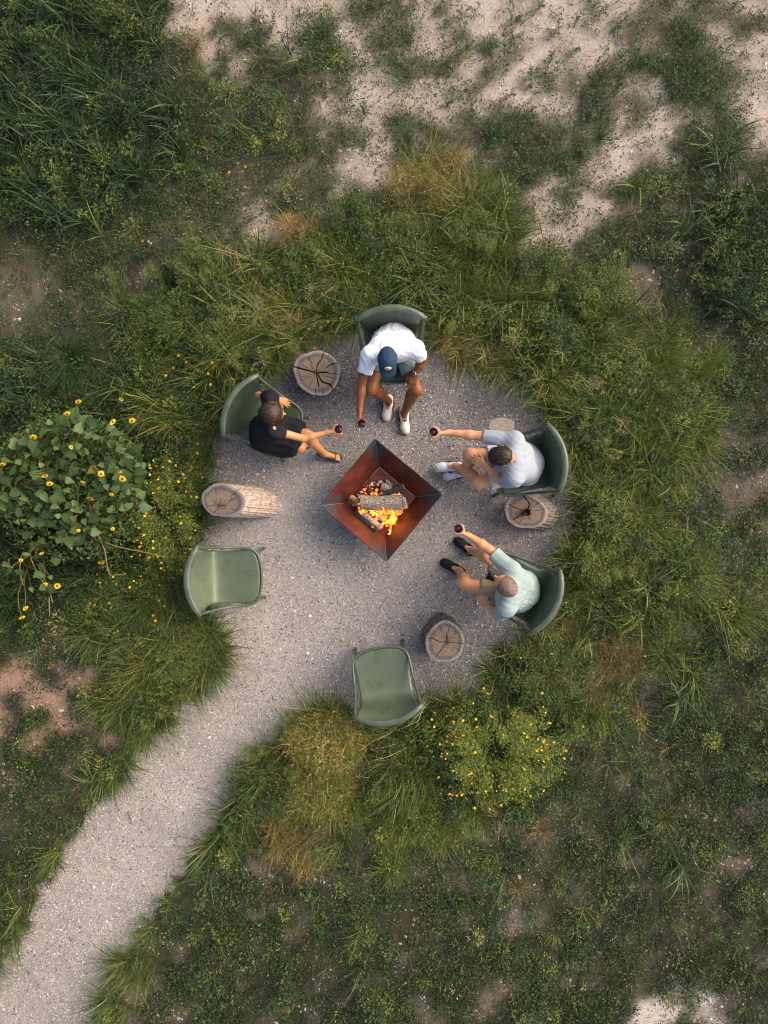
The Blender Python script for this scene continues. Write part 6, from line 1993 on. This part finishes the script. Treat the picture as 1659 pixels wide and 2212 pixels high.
# -- bushes with small yellow flowers
pv, pt_ = petal_ring(5, .001, .0125, .0065, -.003, 3)
PEA_ME = raw_mesh('flower', pv, pt_, None, False); PEA_ME.materials.append(M_PEA)
def pea_bush(px, py, rx, ry, h_, n_leaf, n_fl, label, cols, name='flowering_bush'):
    root = plant_root(name, px, py, label, 'bush')
    st, lp, tips = [], [], []
    for k in range(70):
        a = rng.uniform(0, 6.283); q = rng.uniform(.25, 1) ** .6
        end = np.array([math.cos(a) * rx * q, math.sin(a) * ry * q, h_ * (1 - .75 * q * q) * rng.uniform(.7, 1.1)])
        pts = catmull([(0, 0, 0), end * (.45, .45, .7) + rng.normal(0, .03, 3), end], 5)
        v, f_ = tube(pts, list(np.linspace(.0035, .0014, len(pts))), 4)
        st.append((v, f_, np.tile(np.array((.15, .15, .06)) * rng.uniform(.6, 1.3), (len(v), 1))))
        tips.append(end)
        m_ = n_leaf // 70
        t_ = rng.uniform(.3, 1, m_) ** .7
        base = np.stack([np.interp(t_, np.linspace(0, 1, len(pts)), pts[:, j]) for j in range(3)], 1) + rng.normal(0, .032, (m_, 3))
        base[:, 2] = np.maximum(base[:, 2], .01)
        L = rng.uniform(.014, .030, m_)
        lp.append(leaves(base, L, L * rng.uniform(.4, .65, m_), rng.uniform(0, 6.283, m_), rng.normal(.05, .3, m_), jitcol(cols, m_)))
    veg('stem', st, root)
    veg('foliage', lp, root, False, 'stuff')
    for k in range(n_fl):
        e = tips[k % len(tips)]
        a = rng.uniform(0, 6.283); q = rng.uniform(.1, 1.02) ** .5
        p = np.array([math.cos(a) * rx * q, math.sin(a) * ry * q, h_ * (1 - .75 * q * q) + .03])
        if rng.uniform() < .55: p = e + rng.normal(0, .035, 3) + (0, 0, .03)
        o = link('flower', PEA_ME, None, root); o.location = p
        o.rotation_euler = (rng.normal(0, .6), rng.normal(0, .6), rng.uniform(0, 6.28)); o.scale = (rng.uniform(.7, 1.5),) * 3
BG = [(.10, .145, .022), (.15, .195, .026), (.205, .235, .030), (.24, .255, .04), (.17, .20, .032)]
pea_bush(1062, 1608, .80, .62, .56, 16800, 130, 'wide leafy bush dotted with small yellow flowers beside the empty chair at the path', BG)
pea_bush(378, 1120, .42, .66, .60, 9800, 95, 'low bush with tiny yellow flowers between the sunflowers and the leaning pale stump', [(.085, .125, .022), (.12, .16, .025), (.16, .19, .03), (.19, .21, .036)])
pea_bush(300, 1290, .55, .36, .35, 6300, 40, 'loose green bush with few yellow flowers below the sunflowers and left of the empty chair', [MID, MID, OLV, (.12, .16, .025)])
pea_bush(1180, 1450, .58, .44, .32, 11000, 4, 'dense dark green leafy bush below the chair of the mint-shirted man', [GRN, MID, OLV, (.10, .14, .022)])
pea_bush(575, 1690, .40, .40, .40, 4500, 0, 'rounded green bush at the foot of the golden one on the path edge', [DKG, GRN, MID, OLV])

# -- green leafy bushes standing in the ring of tall grass
RB = [(760, 480, .34, .26, .50, 'leafy green bush in the tall grass just left of the ochre tangle', 0), (1010, 520, .36, .28, .52, 'leafy bush in the tall grass up and right of the cap man', 1), (1150, 590, .34, .30, .55, 'dark leafy bush in the tall grass beyond the upper right rim', 0),
      (1280, 640, .36, .32, .50, 'olive leafy bush at the outer right edge of the upper grass ring', 2), (1330, 790, .34, .26, .45, 'bright green bush right of the reddish stone', 3), (1300, 1120, .34, .36, .50, 'yellow-green bush right of the hollow stump', 3), (1275, 1215, .30, .30, .48, 'bright bush behind the mint-shirted man and above the fine grass fountain', 3),
      (1260, 930, .26, .30, .45, 'dark bush just behind the chair of the grey-blue shirted man', 0), (430, 590, .32, .26, .45, 'leafy bush in the grass at the upper left of the ring', 1), (330, 690, .32, .26, .45, 'dark leafy bush above the sunflowers', 0), (470, 740, .30, .22, .48, 'olive bush up and left of the dark-dressed person', 2),
      (660, 580, .30, .24, .50, 'green bush above the windmill grasses over the grey stump', 1), (860, 520, .30, .22, .48, 'bright leafy bush behind the broad-bladed clump of the top chair', 2), (400, 1420, .26, .28, .36, 'bright green bush on the grassy bank left of the path mouth', 3), (1200, 740, .28, .24, .45, 'dark bush left of and above the reddish stone', 0)]
RBC = [[GRN, MID, GRN, OLV], [MID, OLV, (.11, .145, .024)], [MID, OLV, (.12, .15, .024)], [OLV, (.13, .17, .026), (.17, .195, .03), MID]]
for (px, py, rx, ry, h_, lab, ci) in RB: pea_bush(px, py, rx, ry, h_, 2450, 0, lab, RBC[ci], 'leafy_bush')

# -- golden wiry bush
def wiry(px, py, rx, ry, h_, n, label, cols, pods=0, name='wiry_bush', lc=None):
    root = plant_root(name, px, py, label, 'bush')
    parts = []
    a = rng.uniform(0, 6.283, n); q = rng.uniform(0, 1, n) ** .6
    p = np.stack([np.cos(a) * rx * q, np.sin(a) * ry * q, h_ * (1 - .6 * q * q) * rng.uniform(.35, 1, n)], 1)
    v, t_, c, tips = blades(p, rng.uniform(.06, .16, n), rng.uniform(.0028, .0045, n), rng.uniform(0, 6.283, n), rng.uniform(.4, 1.6, n), rng.uniform(-.8, 1.2, n), jitcol(cols, n), 3)
    veg('twigs', [(v, t_, c)], root, True, 'stuff')
    st = []
    for k in range(24):
        a = rng.uniform(0, 6.283); q = rng.uniform(.3, 1)
        end = np.array([math.cos(a) * rx * q, math.sin(a) * ry * q, h_ * (1 - .6 * q * q)])
        v, f_ = tube(catmull([(0, 0, 0), end * (.4, .4, .7), end], 4), list(np.linspace(.004, .0015, 9)), 4)
        st.append((v, f_, np.tile(np.array((.26, .17, .06)), (len(v), 1))))
    veg('stem', st, root)
    if pods:
        m_ = pods
        k = rng.integers(0, n, m_)
        L = rng.uniform(.010, .024, m_)
        veg('seed_pods', [leaves(tips[k] + (0, 0, .01), L, L * .6, rng.uniform(0, 6.283, m_), rng.normal(.2, .5, m_), jitcol([(.42, .40, .22), (.36, .33, .16), (.5, .47, .3)], m_))], root, False, 'stuff')
    if lc:
        m_ = 6500
        a = rng.uniform(0, 6.283, m_); q = rng.uniform(0, 1, m_) ** .5
        L = rng.uniform(.012, .028, m_)
        veg('foliage', [leaves(np.stack([np.cos(a) * rx * q, np.sin(a) * ry * q, h_ * (1 - .6 * q * q) * rng.uniform(.35, .95, m_)], 1), L, L * .45, a, rng.normal(.1, .4, m_), jitcol(lc, m_))], root, False, 'stuff')
wiry(705, 1592, .44, .32, .52, 650, 'golden-orange wiry bush with pale pods at the right side of the path', [(.60, .38, .09), (.54, .42, .14), (.56, .27, .07), (.33, .29, .07)], 460, lc=[OLV, (.21, .215, .035), (.27, .235, .035), (.17, .19, .028)])
wiry(680, 1700, .42, .34, .40, 550, 'green-gold wiry bush just below the golden one', [(.36, .31, .10), YEL, YEL, (.42, .27, .09)], 110, lc=[OLV, YEL, (.15, .17, .025)])
wiry(632, 512, .22, .17, .40, 600, 'small tangle of orange dry stems in the grass above the dark-dressed person', [(.34, .20, .07), (.30, .22, .09), (.26, .13, .05)], 30)
wiry(905, 415, .42, .22, .35, 900, 'ochre dry grass tangle where the meadow meets the sand', [(.30, .23, .08), (.33, .19, .06), YEL, OLV], 60)
wiry(1345, 1395, .34, .22, .25, 750, 'rusty brown dry tangle right of the dark leafy bush', [(.24, .12, .05), (.28, .19, .09), (.2, .13, .06)], 10)
wiry(425, 100, .16, .14, .14, 220, 'small rusty dry plant at the sand edge near the upper left thicket', [(.25, .13, .06), (.3, .2, .1), OLV], 0)

# -- small orange-yellow daisies on thin stalks
pv, pt_ = petal_ring(10, .003, .016, .004, .001, 9)
DAISY_ME = raw_mesh('petals', pv, pt_, None, False); DAISY_ME.materials.append(M_PETO)
dv, df = lathe([(.0001, .004), (.004, .003), (.005, 0)], 8)
DCORE = raw_mesh('flower_centre', dv, df, None, True); DCORE.materials.append(flat_mat('daisy_centre', (.30, .12, .02)))
DA = [(c[0] * .3779, 737.3 + c[1] * .3779) for c in ((1020, 82), (1065, 118), (1210, 120), (1133, 168), (990, 152), (948, 195), (1190, 185), (1107, 262), (1203, 247), (695, 330), (1247, 685), (1130, 585), (1128, 640), (1095, 718))]
DA += [(438.9 + c[0] * .2268, 564.3 + c[1] * .2268) for c in ((978, 45), (1130, 307), (1190, 573), (1120, 630), (1007, 643), (930, 733), (780, 830), (1058, 826), (85, 965), (48, 1070), (70, 1172))]
DA += [(736, 687), (1098, 1525), (1260, 1570), (308, 520), (495, 372), (530, 360), (620, 870)]
for (px, py) in DA:
    h_ = rng.uniform(.25, .42)
    p = W(px, py, h_)
    r = thing('daisy', (p[0] + .02, p[1] - .03, 0 if gravel_at(np.array([px]), np.array([py]))[0] else gz(p[0], p[1])), 'small orange-yellow daisy on a thin stalk', 'daisy', 'orange-yellow daisies in the grass')
    rel = p - np.array(r.location)
    v, f_ = tube(catmull([(0, 0, 0), rel * .5 + (.02, 0, .02), rel], 4), .0018, 4)
    veg('stalk', [(v, f_, np.tile(np.array(MID), (len(v), 1)))], r)
    o = link('petals', DAISY_ME, None, r); o.location = rel; o.rotation_euler = (rng.normal(0, .4), rng.normal(0, .4), rng.uniform(0, 6)); o.scale = (rng.uniform(.7, 1.05),) * 3
    link('flower_centre', DCORE, None, o)
pv, pt_ = petal_ring(5, .001, .013, .006, -.003, 12)
BLUE_ME = raw_mesh('petals', pv, pt_, None, False); BLUE_ME.materials.append(M_BLUEF)
for (px, py) in ((1432, 975), (1425, 992), (1412, 970), (1440, 1000), (1505, 1104), (1520, 1106), (1498, 1082), (1440, 1080), (1330, 1525), (1215, 1575), (1408, 985), (1470, 1095), (128, 1447)):
    p = W(px, py, .2)
    r = thing('blue_flower', (p[0], p[1], gz(p[0], p[1])), 'tiny blue wildflower on a short stalk', 'wildflower', 'tiny blue wildflowers')
    rel = p - np.array(r.location)
    v, f_ = tube(np.array([(0, 0, 0), rel]), .0016, 4)
    veg('stalk', [(v, f_, np.tile(np.array(MID), (len(v), 1)))], r)
    o = link('petals', BLUE_ME, None, r); o.location = rel; o.rotation_euler = (rng.normal(0, .5), rng.normal(0, .5), 0); o.scale = (1.3,) * 3

# -- stones
def rock(px, py, rx, ry, h_, colr, label, seed, name='stone', cat='stone', flat=.5):
    rr = np.random.default_rng(seed)
    b_ = bmesh.new(); bmesh.ops.create_icosphere(b_, subdivisions=4, radius=1)
    V = np.array([v.co[:] for v in b_.verts]); Fc = np.array([[v.index for v in f.verts] for f in b_.faces]); b_.free()
    n1 = fbm(V[:, 0] + V[:, 2] * .7, V[:, 1] - V[:, 2] * .4, .8, seed) - .5
    n2 = fbm(V[:, 0] + V[:, 2] * .3, V[:, 1] + V[:, 2] * .9, .22, seed + 5) - .5
    V = V * (1 + .45 * n1 + .10 * n2)[:, None]
    V[:, 2] = np.clip(V[:, 2], -.3, flat) + .08 * n2
    V *= (rx, ry, h_)
    root = plant_root(name, px, py, label, cat)
    C = np.array(colr)[None] * (1 + .5 * n2)[:, None]
    o = link('stone_body' if name == 'stone' else name, raw_mesh(name, V, Fc, C, False), M_BIGSTONE, root)
rock(1276, 832, .085, .095, .34, (.30, .215, .165), 'flat-topped reddish stone half hidden in the grass at the upper right', 3)
rock(561, 660, .06, .09, .20, (.33, .29, .25), 'pale grey stone half hidden under the windmill grass', 5)
rock(408, 1012, .05, .035, .03, (.3, .28, .25), 'small flat grey stone left of the leaning stump', 8)
rock(1083, 920, .14, .085, .022, (.33, .28, .235), 'low heap of tan grit beside the chair of the grey-blue shirted man', 7, 'grit_heap', 'grit heap', .8)

# -- bits lying on the path
r = plant_root('grass_sprig', 279, 1765, 'small green sprig lying on the gravel path', 'sprig')
k = 16
v, t_, c, _ = blades(np.stack([np.linspace(-.02, .04, k), np.linspace(.05, -.06, k), np.full(k, .012)], 1), rng.uniform(.025, .05, k), rng.uniform(.005, .008, k), rng.uniform(0, 6.283, k), rng.uniform(1.2, 1.55, k), np.zeros(k), jitcol([BLU, GRN], k), 2)
veg('blades', [(v, t_, c)], r)
STRAWL = ['dry straw on the middle of the path, just above the longest one', 'longest dry straw, curled on the middle of the path', 'dry straw near the left edge of the path below the green sprig', 'dry straw on the path close to the rounded green bush', 'dry straw on the lower path, left of its middle', 'dry straw on the gravel at the mouth of the path', 'lowest dry straw, near the bottom left of the path', 'dry straw on the upper path near its middle']
for (px, py, L) in ((382, 1815, .16), (372, 1855, .2), (300, 1830, .12), (465, 1690, .12), (335, 1935, .1), (560, 1450, .08), (150, 1990, .1), (420, 1600, .12)):
    a = rng.uniform(0, 6.283)
    r = plant_root('dry_straw', px, py, STRAWL.pop(0), 'straw', 'dry straws on the path')
    q = [(math.cos(a) * L * (t_ - .5), math.sin(a) * L * (t_ - .5) + .02 * math.sin(t_ * 4), .012 + .006 * math.sin(t_ * 5)) for t_ in np.linspace(0, 1, 7)]
    v, f_ = tube(np.array(q), .0024, 4)
    veg('straw_stem', [(v, f_, np.tile(np.array((.42, .26, .10)), (len(v), 1)))], r)
